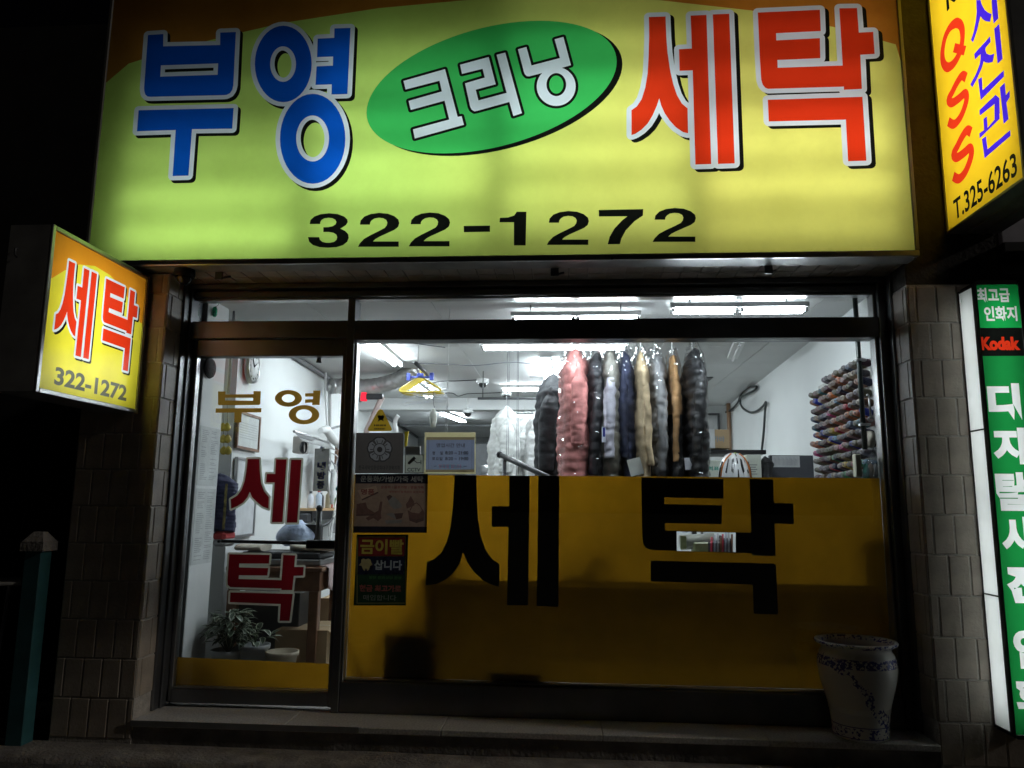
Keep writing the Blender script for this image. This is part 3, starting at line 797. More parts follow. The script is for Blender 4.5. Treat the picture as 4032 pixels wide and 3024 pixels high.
# ================================================================== shop front: frame, panes, film, door
sf = thing('shop_front_frame', 'dark steel shop front frame with transom and big window', 'window', (-.3, 0, ZS))
def bar(name, x0, x1, z0, z1, y0=-.085, y1=.05, m=None, parent=None, b=.004):
    return MB().box(x0, x1, y0, y1, z0, z1, b).build(name, m or M_FRAME, parent or sf)
bar('jamb', XL+.001, -2.548, ZS, 2.71, -.10, .06)
bar('jamb', 2.005, XR-.001, ZS, 2.71, -.10, .06)
bar('jamb_lining', XL-.02, XL+.018, ZS, 2.745, -.17, -.101)
bar('jamb_lining', XR-.018, XR+.02, ZS, 2.745, -.17, -.101)
bar('jamb_bead', 1.986, 2.004, ZS+.17, 2.645, -.06, .03, M_ALU)
bar('head_rail', XL+.001, XR-.001, 2.712, 2.748, -.10, .06)
bar('head_ledge', -2.547, 2.004, 2.697, 2.711, -.04, .05, M_ALU)
bar('head_rail', -2.547, 2.004, 2.658, 2.696, -.075, .05)
bar('head_bead', -2.547, 2.004, 2.642, 2.657, -.05, .03, M_ALU)
bar('mullion', -1.462, -1.412, ZS, 2.71-.069, -.09, .055)
bar('mullion_bead', -1.4115, -1.398, ZS+.17, 2.345, -.06, .03, M_ALU)
bar('transom_bar', -2.547, -1.463, 2.368, 2.487, -.085, .05)
bar('transom_bar', -1.411, 2.004, 2.352, 2.487, -.085, .05)
bar('bottom_rail', -1.411, 2.004, ZS+.001, .165, -.085, .05)
bar('bottom_bead', -1.397, 1.985, .1655, .176, -.05, .03, M_ALU)
def pane(x0, x1, z0, z1, y, parent, name='glass_pane'):
    return MB().box(x0, x1, y-.003, y+.003, z0, z1).build(name, M_GLASS, parent)
pane(-2.546, -1.463, 2.4875, 2.642, 0, sf)
pane(-1.411, 2.004, 2.4875, 2.642, 0, sf)
wp = pane(-1.399, 1.986, .176, 2.351, 0, sf)
def gp(polys_px, y): return [[(PY(a, b, y).x, PY(a, b, y).z) for a, b in p] for p in polys_px]
# window film with cut-out letters, stuck inside the pane
F = (1640, 1840, 1560/2212)
FY = .0065
def bf(px, py):
    p = PY(px, py, FY); return (p.x, p.z)
film_let = [
 [[(213,42),(335,42),(337,180),(343,290),(358,380),(385,460),(425,515),(464,540),(461,668),(415,655),(370,630),(325,590),(285,535),(260,475),(240,540),(205,590),(165,625),(110,652),(50,660),(57,527),(100,512),(140,475),(170,415),(190,330),(203,220)]],
 [[(518,43),(632,43),(624,770),(506,770),(513,333),(419,333),(421,217),(517,218)]],
 [[(680,46),(797,48),(793,778),(672,774)]],
 [[(1255,57),(1713,65),(1714,175),(1384,168),(1384,205),(1705,212),(1704,317),(1387,312),(1388,353),(1868,365),(1860,65),(1990,68),(1995,198),(2104,202),(2107,317),(2000,315),(2005,496),(1875,493),(1872,480),(1310,462),(1280,450),(1265,425),(1260,380)]],
 [[(1307,521),(1995,537),(2008,550),(2018,822),(1883,818),(1877,655),(1308,637)]]]
fz = 1.459
film_let = [(tomap(p, *F, bf), []) for p in film_let]
film_let = [([[(u, min(v, fz)) for u, v in q] for q in a], h) for a, h in film_let]
cut = tomap([[(1452,358),(1782,365),(1782,474),(1454,467)]], *F, bf)
pst = gp([[(1402,1874),(1677,1874),(1675,2091),(1400,2091)], [(1405,2113),(1598,2113),(1596,2376),(1403,2376)]], FY)
layF = layered([('clear', [(cut, []), (pst, [])]), ('black', film_let), ('film', [([[(-1.397, .1765), (1.984, .1765), (1.984, fz), (-1.397, fz)]], [])])])
ff = flat('window_film', layF['film'], on_y(FY), M_FILM, sf)
flat('film_lettering', layF['black'], on_y(FY), mat('black window film', (.004, .005, .0045), .35), ff)
for zz_ in (.74, .735): pass
MB().box(-1.396, 1.983, FY+.001, FY+.002, .742, .744).build('film_joint', mat('film overlap', (.2, .1, .01), .6), ff)

dr = thing('glass_door', 'steel framed glass door with red and gold lettering', 'door', (-2.0, 0, ZS))
bar('stile', -2.546, -2.517, .005, 2.366, -.03, .025, M_ALU, dr)
bar('stile', -1.492, -1.464, .005, 2.366, -.06, .03, M_FRAME, dr)
bar('top_rail', -2.516, -1.493, 2.25, 2.366, -.05, .03, M_FRAME, dr)
bar('bottom_rail', -2.516, -1.493, .005, .09, -.05, .03, M_FRAME, dr)
bar('bottom_bead', -2.516, -1.493, .0905, .098, -.035, .02, M_ALU, dr)
dp = pane(-2.517, -1.492, .098, 2.25, 0, dr)
dfm = flat('door_film', [[(-2.516, .099), (-1.493, .099), (-1.493, PY(900, 2604, .006).z), (-2.516, PY(900, 2592, .006).z)]], on_y(.006), M_FILM, dr)
D = (780, 1500, 620/1050)
DY = -.0045
def bd(px, py):
    p = PY(px, py, DY); return (p.x, p.z)
dred = [([q], []) for q in (
 [(330,520),(408,520),(412,600),(420,680),(440,735),(472,775),(470,853),(430,838),(390,805),(360,775),(345,740),(330,775),(300,810),(260,835),(220,852),(217,790),(260,765),(290,725),(310,670),(320,610),(326,560)],
 [(520,523),(590,523),(563,942),(492,942),(510,677),(453,677),(458,620),(514,620)],
 [(620,525),(690,525),(661,945),(590,945)],
 [(208,1155),(478,1160),(473,1218),(275,1218),(273,1243),(468,1248),(462,1298),(273,1296),(270,1320),(555,1328),(568,1160),(648,1163),(642,1240),(705,1240),(700,1298),(638,1300),(628,1395),(555,1395),(556,1385),(215,1375),(197,1360),(195,1330)],
 [(215,1410),(632,1420),(610,1600),(543,1600),(550,1488),(212,1475)])]
dred = mapc(dred, D, bd)
gold = mapc([([[(133,70),(183,70),(182,90),(370,88),(370,68),(418,68),(415,150),(408,160),(138,162),(133,155)]], [[(180,112),(366,112),(366,132),(180,130)]]),
 ([[(118,183),(422,181),(421,209),(291,210),(288,276),(240,277),(242,211),(116,212)]], []),
 ([ell(602,116,90,56)], [ell(602,116,43,27)]),
 ([[(768,64),(816,64),(810,160),(760,160),(762,144),(713,146),(714,124),(765,122),(766,104),(714,104),(714,83),(768,82)]], []),
 ([ell(706,225,102,64)], [ell(706,225,53,36)])], D, bd)
def square_grow(comps, w):
    return outline(comps, w)
layD = layered([('red', dred), ('cream', outline(dred, .0125)), ('gold', gold)])
flat('red_lettering', layD['red'], on_y(DY), lit('dark red door film', (.20, .008, .013), trans=.5), dr)
flat('cream_outline', layD['cream'], on_y(DY), lit('cream door film', (.60, .58, .47), trans=.6), dr)
flat('gold_lettering', layD['gold'], on_y(DY), lit('gold door film', (.46, .25, .04), trans=.6), dr)
# push bar and lock
hb = MB()
a = PY(872, 2131, .05); b = PY(1240, 2139, .05)
hb.tube([a, b], .012, 10)
for q in (a, b): hb.tube([q, (q.x, .004, q.z)], .009, 8)
hb.build('push_bar', mat('black glossy bar', (.015, .014, .014), .2), dr)
a = PY(1212, 2126, .045); b = PY(1312, 2160, .045)
MB().box(a.x, -1.494, .004, .07, b.z, a.z, .006).build('lock_case', M_BLACKM, dr)
a = PY(1258, 1406, .06)
MB().lathe([(.001, .02), (.012, .018), (.016, -.02), (.020, -.03)], (a.x, .05, a.z-.01), 12).build('door_bell', M_BLACKM, dr)

# ---- notices stuck on the glass (just inside unless noted)
def card(name, label, cat, px0, py0, px1, py1, y, m, th=.002):
    x0, x1, z0, z1 = rectpx(px0, py0, px1, py1, y)
    t = thing(name, label, cat, ((x0+x1)/2, y, z0))
    if th: MB().box(x0, x1, y, y+th, z0, z1).build('sheet', m, t)
    else: flat('sheet', [[(x0, z0), (x1, z0), (x1, z1), (x0, z1)]], on_y(y), m, t)
    return t
OY = -.0065   # outer surface of the pane
def gp(polys_px, y): return [[(PY(a, b, y).x, PY(a, b, y).z) for a, b in p] for p in polys_px]
# yellow security triangle
t = thing('warning_sticker', 'yellow triangular security sticker with black emblem on the window', 'sticker', PY(1495, 1697, OY))
tri = [(1507,1614),(1498,1611),(1489,1615),(1449,1688),(1449,1695),(1455,1698),(1537,1697),(1543,1693),(1542,1687)]
flat('sheet', gp([tri], OY), on_y(OY), lit('yellow sticker', (.50, .32, .03), trans=.5), t)
flat('emblem', gp([[(1486,1640),(1492,1634),(1500,1638),(1508,1634),(1513,1640),(1508,1650),(1512,1660),(1500,1653),(1486,1662),(1491,1650)]], OY-.001), on_y(OY-.001), M_BLACK, t)
flat('ink_lines', gp([[(1473+i*8,1671),(1478+i*8+(i%2),1671),(1478+i*8+(i%2),1678),(1473+i*8,1678)] for i in range(6)]+[[(1474+i*7,1686),(1479+i*7,1686),(1479+i*7,1691),(1474+i*7,1691)] for i in range(6)], OY-.001), on_y(OY-.001), M_BLACK, t)
# association plaque with flower emblem
t = thing('association_plaque', 'grey brown plaque with a five petal flower emblem on the window', 'plaque', PY(1495, 1864, OY))
cx, cy = 1495, 1770
M_PL = lit('plaque silver print', (.135, .13, .135), trans=.75); M_PD = lit('plaque dark line', (.025, .022, .022), trans=.6)
pet = []; petl = []
for k in range(5):
    a = -math.pi/2+k*2*math.pi/5
    for lst, r1, r2, w in ((pet, 12, 47, .52), (petl, 10, 52, .60)):
        pts = [(cx+r1*math.cos(a-.5), cy+r1*math.sin(a-.5))]
        for j in range(9):
            u = -1+j/4; rr = r2*(1-.10*u*u-(.05 if abs(u) < .1 else 0))
            pts.append((cx+rr*math.cos(a+u*w), cy+rr*math.sin(a+u*w)))
        pts.append((cx+r1*math.cos(a+.5), cy+r1*math.sin(a+.5)))
        lst.append(pts)
sp = []
for k in range(10):
    a = -math.pi/2+(k+.5)*2*math.pi/10
    sp += [[(cx+26*math.cos(a-.06), cy+26*math.sin(a-.06)), (cx+38*math.cos(a-.04), cy+38*math.sin(a-.04)), (cx+38*math.cos(a+.04), cy+38*math.sin(a+.04)), (cx+26*math.cos(a+.06), cy+26*math.sin(a+.06))]]
print_sheet(t, OY, [
 ('emblem_core', M_PD, gp([ell(cx, cy, 11, 11, 20)], OY)), ('emblem_centre', M_PL, gp([ell(cx, cy, 22, 22, 24)], OY)), ('emblem_ring', M_PD, gp([ell(cx, cy, 25, 25, 24)], OY)),
 ('emblem_stamens', M_PD, gp(sp, OY)), ('emblem_petals', M_PL, gp(pet, OY)), ('emblem_outline', M_PD, gp(petl, OY)),
 ('lettering', M_PD, text_polys('한국세탁업중앙회대구경북지회', *rectpx(1412, 1832, 1574, 1851, OY), .012)),
 ('sheet', lit('plaque brown', (.058, .05, .046), trans=.75), gp([[(1402,1704),(1590,1704),(1587,1864),(1398,1864)]], OY))])
# CCTV sticker
t = card('camera_notice', 'small white square notice with a black camera symbol, beside the hours board', 'notice', 1594, 1789, 1668, 1864, OY-.003, lit('white notice', (.26, .27, .23), trans=.7), 0)
def frame_polys(x0, y0, x1, y1, w): return [[(x0,y0),(x1,y0),(x1,y0+w),(x0,y0+w)],[(x0,y1-w),(x1,y1-w),(x1,y1),(x0,y1)],[(x0,y0+w),(x0+w,y0+w),(x0+w,y1-w),(x0,y1-w)],[(x1-w,y0+w),(x1,y0+w),(x1,y1-w),(x1-w,y1-w)]]
y_ = OY-.004
flat('border', gp(frame_polys(1595, 1790, 1667, 1863, 2.2), y_), on_y(y_), M_BLACK, t)
flat('camera_symbol', gp([[(1606,1820),(1630,1796),(1638,1806),(1613,1829),(1606,1827)], [(1629,1814),(1632,1812),(1643,1821),(1655,1819),(1656,1822),(1642,1824)], [(1656,1812),(1659,1812),(1659,1828),(1656,1828)]], y_), on_y(y_), M_BLACK, t)
text_on('lettering', 'CCTV', rectpx(1604, 1842, 1655, 1857, y_), on_y(y_), M_BLACK, t, .025)
# opening hours
y_ = .011
t = thing('opening_hours_board', 'framed opening hours notice on cream board at the window', 'notice', PY(1772, 1866, y_))
flat('paper', gp([[(1678,1732),(1868,1732),(1867,1849),(1676,1849)]], y_), on_y(y_), lit('pale blue paper', (.10, .115, .16), trans=.85, grime=.05), t)
flat('cream_border', gp([[(1672,1702),(1873,1702),(1872,1721),(1673,1721)], [(1672,1721),(1679,1721),(1676,1860),(1670,1860)], [(1869,1721),(1873,1721),(1873,1860),(1868,1860)], [(1668,1859),(1873,1859),(1873,1866),(1668,1866)]], y_), on_y(y_), lit('cream board', (.40, .36, .20), trans=.7), t)
flat('brown_frame', gp([[(1679,1721),(1869,1721),(1868,1732),(1678,1732)], [(1676,1849),(1867,1849),(1868,1859),(1676,1859)]], y_), on_y(y_), lit('brown frame print', (.14, .11, .06), trans=.6), t)
yy_ = y_-.0016
M_NAVY = mat('navy print', (.006, .007, .015), .7)
text_on('lettering', '영업시간 안내', rectpx(1718, 1745, 1830, 1762, yy_), on_y(yy_), M_NAVY, t, .02)
for s_, r_ in (('평', (1702,1777,1713,1791)), ('일', (1733,1777,1744,1791)), ('8:20 ~ 21:00', (1753,1776,1844,1790)), ('토요일', (1701,1799,1742,1813)), ('8:20 ~ 19:00', (1753,1799,1844,1813))):
    text_on('lettering', s_, rectpx(*r_, yy_), on_y(yy_), M_NAVY, t, .033)
text_on('red_lettering', '일요일 쉽니다', rectpx(1727, 1828, 1817, 1844, yy_), on_y(yy_), mat('dull red print', (.22, .03, .06), .7), t, .012)
flat('ink_lines', gp([[(1708,1835),(1719,1834),(1719,1836),(1708,1837)], [(1825,1835),(1838,1835),(1838,1837),(1825,1837)], [(1688,1733),(1689,1733),(1687,1848),(1686,1848)], [(1858,1733),(1859,1733),(1858,1848),(1857,1848)]], yy_), on_y(yy_), M_NAVY, t)
# shoes and bags poster
OP = -.0085
t = thing('cleaning_poster', 'brown poster of shoes and bags with a dark title band, upper of two posters', 'poster', PY(1540, 2099, OP))
def lp(n_, c_): return lit(n_, c_, trans=.6, grime=.25, gscale=22)
M_PR = lp('poster red print', (.10, .025, .02)); M_PBR = lp('poster brown picture', (.07, .035, .026)); M_PG = lp('poster grey picture', (.105, .09, .08)); M_PB = lp('poster black band', (.010, .009, .012))
T_ = lambda s_, x0, y0, x1, y1, b_: text_polys(s_, *rectpx(x0, y0, x1, y1, OP), b_)
print_sheet(t, OP, [
 ('title_lettering', lp('poster pale print', (.13, .115, .10)), T_('운동화/가방/가죽 세탁', 1420, 1873, 1666, 1899, .02)),
 ('title_band', M_PB, gp([[(1400,1866),(1685,1866),(1684,1904),(1399,1904)]], OP)), ('foot_band', M_PB, gp([[(1391,2072),(1681,2074),(1680,2098),(1390,2098)]], OP)),
 ('red_lettering', M_PR, T_('운동화 / 골프가방 / 명품가죽', 1500, 1912, 1668, 1925, .02)+T_('세탁부터 염색까지 새것처럼', 1530, 1932, 1668, 1942, .012)+T_('명품', 1422, 1925, 1474, 1948, .033)),
 ('red_label', lp('poster label tan', (.19, .125, .085)), gp([[(1408,1931),(1480,1912),(1488,1935),(1424,1965)]], OP)),
 ('picture_shadow', lp('poster picture shade', (.05, .028, .022)), gp([[(1424,1966),(1488,1936),(1490,1941),(1426,1971)], [(1612,2040),(1640,2046),(1670,2036),(1668,2050),(1640,2060),(1612,2050)], [(1402,2026),(1474,2024),(1474,2030),(1402,2032)], [(1522,1955),(1535,1948),(1545,1955),(1530,1972)], [(1552,2022),(1588,2020),(1582,2040),(1560,2045)]], OP)),
 ('boots_picture', M_PBR, gp([[(1404,1985),(1440,1978),(1446,2000),(1478,2020),(1474,2030),(1402,2032)], [(1440,2040),(1490,2010),(1497,1975),(1506,1975),(1500,2020),(1502,2040),(1488,2052),(1470,2040),(1450,2050)]], OP)),
 ('shoes_picture', M_PG, gp([[(1522,1955),(1535,1948),(1560,1962),(1584,1990),(1578,2000),(1552,2005),(1535,1990)], [(1520,2025),(1540,2018),(1575,2030),(1588,2020),(1582,2040),(1560,2045)], [(1515,2048),(1585,2046),(1580,2060),(1520,2062)]], OP)),
 ('bags_picture', M_PBR, gp([[(1605,2008),(1612,2050),(1640,2060),(1668,2050),(1672,2020),(1665,2005),(1650,2022),(1622,2018)], [(1598,1985),(1606,1975),(1617,1952),(1630,1975),(1632,1990),(1602,2003)], [(1612,2010),(1625,1985),(1640,1978),(1655,1990),(1664,2008),(1661,2009),(1653,1993),(1640,1982),(1627,1988),(1616,2011)]], OP)),
 ('sheet', lp('poster beige brown', (.135, .088, .062)), gp([[(1400,1866),(1685,1866),(1680,2098),(1390,2098)]], OP))])
t = thing('gold_tooth_poster', 'dark green poster with red band and yellow title, lower of two posters', 'poster', PY(1500, 2384, OP))
print_sheet(t, OP, [
 ('title_lettering', lp('poster yellow print', (.17, .135, .02)), T_('금이빨', 1420, 2122, 1588, 2184, .033)),
 ('white_lettering', lp('poster white print', (.15, .15, .14)), T_('삽니다', 1474, 2205, 1582, 2246, .033)),
 ('tooth_picture', lp('tooth yellow', (.17, .13, .055)), gp([[(1423,2203),(1432,2199),(1440,2203),(1450,2199),(1459,2204),(1462,2215),(1466,2224),(1458,2228),(1452,2244),(1446,2248),(1441,2236),(1436,2248),(1430,2244),(1424,2228),(1412,2226),(1422,2216)]], OP)),
 ('green_lettering', lp('poster green print', (.03, .07, .02)), T_('방문 전화상담 환영', 1454, 2268, 1580, 2281, .012)),
 ('bright_lettering', lp('poster bright red print', (.14, .03, .026)), T_('현금 최고가로', 1416, 2302, 1579, 2332, .033)),
 ('dim_lettering', lp('poster dim print', (.075, .075, .07)), T_('매입합니다', 1431, 2341, 1560, 2366, .012)),
 ('red_band', lp('poster red band', (.075, .008, .007)), gp([[(1412,2117),(1595,2117),(1592,2190),(1410,2190)]], OP)),
 ('navy_band', lp('poster navy band', (.007, .007, .014)), gp([[(1410,2192),(1592,2192),(1590,2262),(1407,2262)]], OP)),
 ('yellow_border', lp('poster olive border', (.075, .07, .022)), gp(frame_polys(1404, 2112, 1599, 2377, 4), OP)),
 ('sheet', lp('poster dark green', (.009, .02, .009)), gp([[(1405,2105),(1608,2105),(1598,2384),(1392,2384)]], OP))])
# cooling sign hung on the door
t = card('cooling_sign', 'narrow grey hanging sign with navy vertical lettering inside the door', 'sign', 1240, 1766, 1290, 1934, .012, lit('silver sign', (.22, .22, .21), trans=.6), 0)
y_ = .0112
for s_, r_ in (('냉', (1250,1818,1282,1851)), ('방', (1249,1857,1281,1888)), ('중', (1247,1894,1277,1925))):
    text_on('lettering', s_, rectpx(*r_, y_), on_y(y_), mat('blue print', (.02, .025, .16), .5), t, .045)
text_on('small_lettering', '고객', rectpx(1257, 1794, 1279, 1808, y_), on_y(y_), M_INK, t, .01)
p = PY(1271, 1772, .011)
MB().lathe([(.001, -.004), (.006, -.003), (.008, 0)], (p.x, .011, p.z), 10, axis='y').build('suction_cup', M_WHITEP, t)

# ================================================================== outside bits
# dome camera under the sign, left
p = PY(735, 1062, -.40)
t = thing('dome_camera', 'dark dome camera under the left end of the long sign', 'camera', (p.x, -.38, 2.66))
MB().lathe([(.001, .03), (.062, .03), (.066, .0), (.06, -.02)], (p.x, -.42, 2.715), 24).build('housing', M_BLACKM, t)
MB().lathe([(.05, -.018)]+[(.05*math.cos(a*math.pi/16), -.018-.05*math.sin(a*math.pi/16)) for a in range(1, 8)]+[(.001, -.068)], (p.x, -.42, 2.715), 24).build('dome', mat('smoked camera dome', (.02, .02, .02), .08), t)
MB().box(p.x-.02, p.x+.02, -.42, -.3625, 2.73, 2.746, .003).build('bracket', M_BLACKM, t)
for i, (px, py) in enumerate(((880, 1078), (2200, 1082), (3040, 1045))):
    p = PY(px, py, -.34)
    t = thing('sign_bracket', ('dark metal bracket under the sign near the dome camera', 'dark metal bracket under the middle of the sign', 'dark metal bracket under the right part of the sign')[i], 'bracket', (p.x, -.3, 2.72), 'brackets under the sign')
    MB().box(p.x-.05, p.x+.0, -.356, -.345, 2.70, 2.756, .002).build('plate', M_DKGREY, t)
    MB().tube([(p.x-.02, -.344, 2.71), (p.x+.03, -.30, 2.735)], .008, 6).build('bolt', M_DKGREY, t)

# blue and white porcelain pot at the right end of the step
def porcelain():
    m, n, l = newmat('blue and white porcelain')
    b = n['Principled BSDF']; tc = n.new('ShaderNodeTexCoord')
    sx = n.new('ShaderNodeSeparateXYZ'); l.new(tc.outputs['Object'], sx.inputs[0])
    nz = n.new('ShaderNodeTexNoise'); nz.inputs['Scale'].default_value = 62; nz.inputs['Detail'].default_value = 4
    l.new(tc.outputs['Object'], nz.inputs['Vector'])
    def band(z0, z1, thr):
        a = n.new('ShaderNodeMath'); a.operation = 'COMPARE'; a.inputs[1].default_value = (z0+z1)/2; a.inputs[2].default_value = (z1-z0)/2
        l.new(sx.outputs[2], a.inputs[0])
        g = n.new('ShaderNodeMath'); g.operation = 'GREATER_THAN'; g.inputs[1].default_value = thr; l.new(nz.outputs['Fac'], g.inputs[0])
        c = n.new('ShaderNodeMath'); c.operation = 'MULTIPLY'; l.new(a.outputs[0], c.inputs[0]); l.new(g.outputs[0], c.inputs[1]); return c
    cs = [band(.400, .450, .46), band(.015, .075, .56), band(.508, .53, .54), band(.078, .083, 0), band(.018, .022, 0)]
    # painted branch running diagonally down the front
    at = n.new('ShaderNodeMath'); at.operation = 'MULTIPLY_ADD'; at.inputs[1].default_value = 1.15; at.inputs[2].default_value = -.225
    l.new(sx.outputs[0], at.inputs[0])
    ab = n.new('ShaderNodeMath'); ab.operation = 'ADD'; l.new(at.outputs[0], ab.inputs[0]); l.new(sx.outputs[2], ab.inputs[1])
    n3 = n.new('ShaderNodeTexNoise'); n3.inputs['Scale'].default_value = 9; l.new(tc.outputs['Object'], n3.inputs['Vector'])
    wv = n.new('ShaderNodeMath'); wv.operation = 'MULTIPLY_ADD'; wv.inputs[1].default_value = .25; wv.inputs[2].default_value = -.125; l.new(n3.outputs['Fac'], wv.inputs[0])
    s2 = n.new('ShaderNodeMath'); s2.operation = 'ADD'; l.new(ab.outputs[0], s2.inputs[0]); l.new(wv.outputs[0], s2.inputs[1])
    cp = n.new('ShaderNodeMath'); cp.operation = 'COMPARE'; cp.inputs[1].default_value = 0; cp.inputs[2].default_value = .022; l.new(s2.outputs[0], cp.inputs[0])
    g2 = n.new('ShaderNodeMath'); g2.operation = 'GREATER_THAN'; g2.inputs[1].default_value = .5; l.new(nz.outputs['Fac'], g2.inputs[0])
    c2 = n.new('ShaderNodeMath'); c2.operation = 'MULTIPLY'; l.new(cp.outputs[0], c2.inputs[0]); l.new(g2.outputs[0], c2.inputs[1])
    yl = n.new('ShaderNodeMath'); yl.operation = 'LESS_THAN'; yl.inputs[1].default_value = -.03; l.new(sx.outputs[1], yl.inputs[0])
    c3 = n.new('ShaderNodeMath'); c3.operation = 'MULTIPLY'; l.new(c2.outputs[0], c3.inputs[0]); l.new(yl.outputs[0], c3.inputs[1])
    cs.append(c3)
    tot = cs[0]
    for c in cs[1:]:
        x_ = n.new('ShaderNodeMath'); x_.operation = 'MAXIMUM'; l.new(tot.outputs[0], x_.inputs[0]); l.new(c.outputs[0], x_.inputs[1]); tot = x_
    mx = n.new('ShaderNodeMixRGB'); mx.inputs['Color1'].default_value = (.80, .79, .77, 1); mx.inputs['Color2'].default_value = (.10, .11, .32, 1)
    l.new(tot.outputs[0], mx.inputs['Fac']); l.new(mx.outputs[0], b.inputs['Base Color'])
    b.inputs['Roughness'].default_value = .16
    return m
pc = PY(3384, 2800, -.245); px_ = pc.x
pot = thing('porcelain_pot', 'large blue and white porcelain pot standing on the step at the right', 'pot', (px_, -.245, ZS))
prof = [(.001, 0), (.138, 0), (.153, .008), (.157, .03), (.158, .08), (.168, .16), (.190, .24), (.212, .32), (.222, .38), (.220, .43), (.205, .465), (.190, .483), (.196, .497), (.225, .512), (.232, .522), (.228, .532), (.205, .530), (.185, .505), (.180, .47), (.195, .40), (.17, .15), (.001, .03)]
MB().lathe([(r*.98, z) for r, z in prof], (px_, -.245, ZS), 56).build('body', porcelain(), pot)
MB().lathe([(.001, .455), (.10, .462), (.176, .45)], (px_, -.245, ZS), 24).build('soil', mat('dark soil', (.03, .025, .02), .95, bump=.6), pot)

# teal gate post with concrete cap and pale rail, far left
tp = thing('gate_post', 'teal painted post with pale stone cap at the far left', 'post', (-3.31, -.42, ZG))
a = PY(145, 2168, -.42); b = PY(185, 2168, -.42)
zc = a.z
MB().box(b.x-.105, b.x, -.47, -.37, ZG-.03, zc, .004).build('shaft', mat('teal paint', (.035, .13, .145), .5, 0, .2), tp)
cap = MB(); xa, xb = b.x-.125, b.x+.02
cap.hexa([(xa, -.49, zc), (xb, -.49, zc), (xb, -.35, zc), (xa, -.35, zc), (xa, -.49, zc+.055), (xb, -.49, zc+.055), (xb, -.35, zc+.055), (xa, -.35, zc+.055)])
xm = (xa+xb)/2
cap.hexa([(xa+.004, -.486, zc+.056), (xb-.004, -.486, zc+.056), (xb-.004, -.354, zc+.056), (xa+.004, -.354, zc+.056), (xm-.03, -.44, zc+.115), (xm+.03, -.44, zc+.115), (xm+.03, -.40, zc+.115), (xm-.03, -.40, zc+.115)])
cap.build('cap', M_CONC, tp)
rl = thing('guard_rail', 'pale metal rail joining the teal post at the left edge', 'railing', (-3.6, -.45, ZG))
a = PY(95, 2290, -.42)
MB().tube([(a.x, -.42, a.z), (-5.5, -.42, a.z-.03)], .026, 10).build('top_rail', mat('pale galvanised steel', (.35, .34, .32), .45, .4, .3, 12), rl)
MB().tube([(a.x-.09, -.42, a.z-.028), (a.x-.14, -.42, ZG-.03)], .012, 8).build('upright', M_ALU, rl)
MB().tube([(-4.6, -.42, a.z-.04), (-4.6, -.42, ZG-.03)], .02, 8).build('upright', M_ALU, rl)
# ================================================================== inside the shop: lamps
TUBE = emit('lit fluorescent tube', (.86, .94, 1.0), INTERIOR)
def lamp(label, a, b, z, tubes=2, n_sections=1, group='fluorescent ceiling lamps', dim=None):
    a = Vector((a[0], a[1], z)); b = Vector((b[0], b[1], z)); d = (b-a).normalized(); s = Vector((-d.y, d.x, 0))
    t = thing('ceiling_lamp', label, 'lamp', ((a.x+b.x)/2, (a.y+b.y)/2, z), group)
    w = .046
    p = [a-s*w, b-s*w, b+s*w, a+s*w]
    MB().hexa([q+Vector((0, 0, .018)) for q in p]+[q*1+Vector((0, 0, min(CZ-z-.001, .05))) for q in p]).build('housing', M_WHITEP, t)
    if CZ-z > .07:
        for f_ in (.15, .85):
            c_ = a.lerp(b, f_); MB().tube([c_+Vector((0, 0, .05)), (c_.x, c_.y, CZ)], .005, 6).build('suspension_rod', M_ALU, t)
    for k in ([-1, 1] if tubes == 2 else [0]):
        for i in range(n_sections):
            u = a.lerp(b, i/n_sections)+d*.03+s*k*.032; v = a.lerp(b, (i+1)/n_sections)-d*.03+s*k*.032
            tb = MB().tube([u, v], .013, 8).build('tube', dim or TUBE, t)
            MB().tube([u-d*.02, u], .0132, 8).build('tube_cap', M_ALU, tb)
            MB().tube([v, v+d*.02], .0132, 8).build('tube_cap', M_ALU, tb)
    return t
LZ = 2.645
def at(px, py, z=LZ): p = PZ(px, py, z); return (p.x, p.y)
a1, a2 = at(2005, 1257), at(2535, 1249)
lamp('lit tube lamp in the transom window, left of the two', (a1[0]*.93, .36), (a2[0]*.93, .36), 2.592, 2, 2)
a3, a4 = at(2650, 1212), at(3205, 1212)
lamp('lit tube lamp in the transom window, right of the two', (a3[0]*.95, .15), (a4[0]*.95, .15), 2.592, 2, 2)
b1_ = at(1893, 1371); lamp('long lit tube lamp just left of the pink bagged coat', b1_, (b1_[0]+1.3, b1_[1]), LZ)
c1 = at(1972, 1535); lamp('lit tube lamp behind the two dome cameras', c1, (c1[0]+1.25, c1[1]), LZ)
d1_ = at(2022, 1639); lamp('far lit tube lamp above the white shirts', d1_, (d1_[0]+1.2, d1_[1]), LZ)
e1, e2 = at(1455, 1345), at(1592, 1440); lamp('lit double tube lamp by the left wall nearest the window', e1, (e1[0], e1[1]+1.15), LZ)
f1_ = at(1620, 1508); lamp('lit tube lamp glaring through the hangers bag', f1_, (f1_[0], f1_[1]+1.2), LZ)
g1_ = at(1735, 1628); lamp('farthest lit tube lamp beside the hanging chain', g1_, (g1_[0]+.2, g1_[1]+1.2), LZ)
h1_ = at(2150, 1425); lamp('lit tube lamp partly hidden by the dark coat', h1_, (h1_[0], h1_[1]+1.2), LZ)
p_ = at(2905, 1385); lamp('unlit white lamp fitting on the ceiling right of the coats', (p_[0]-.05, p_[1]-.3), (p_[0]+.05, p_[1]+.45), LZ, 1, 1, None, M_WHITEP)
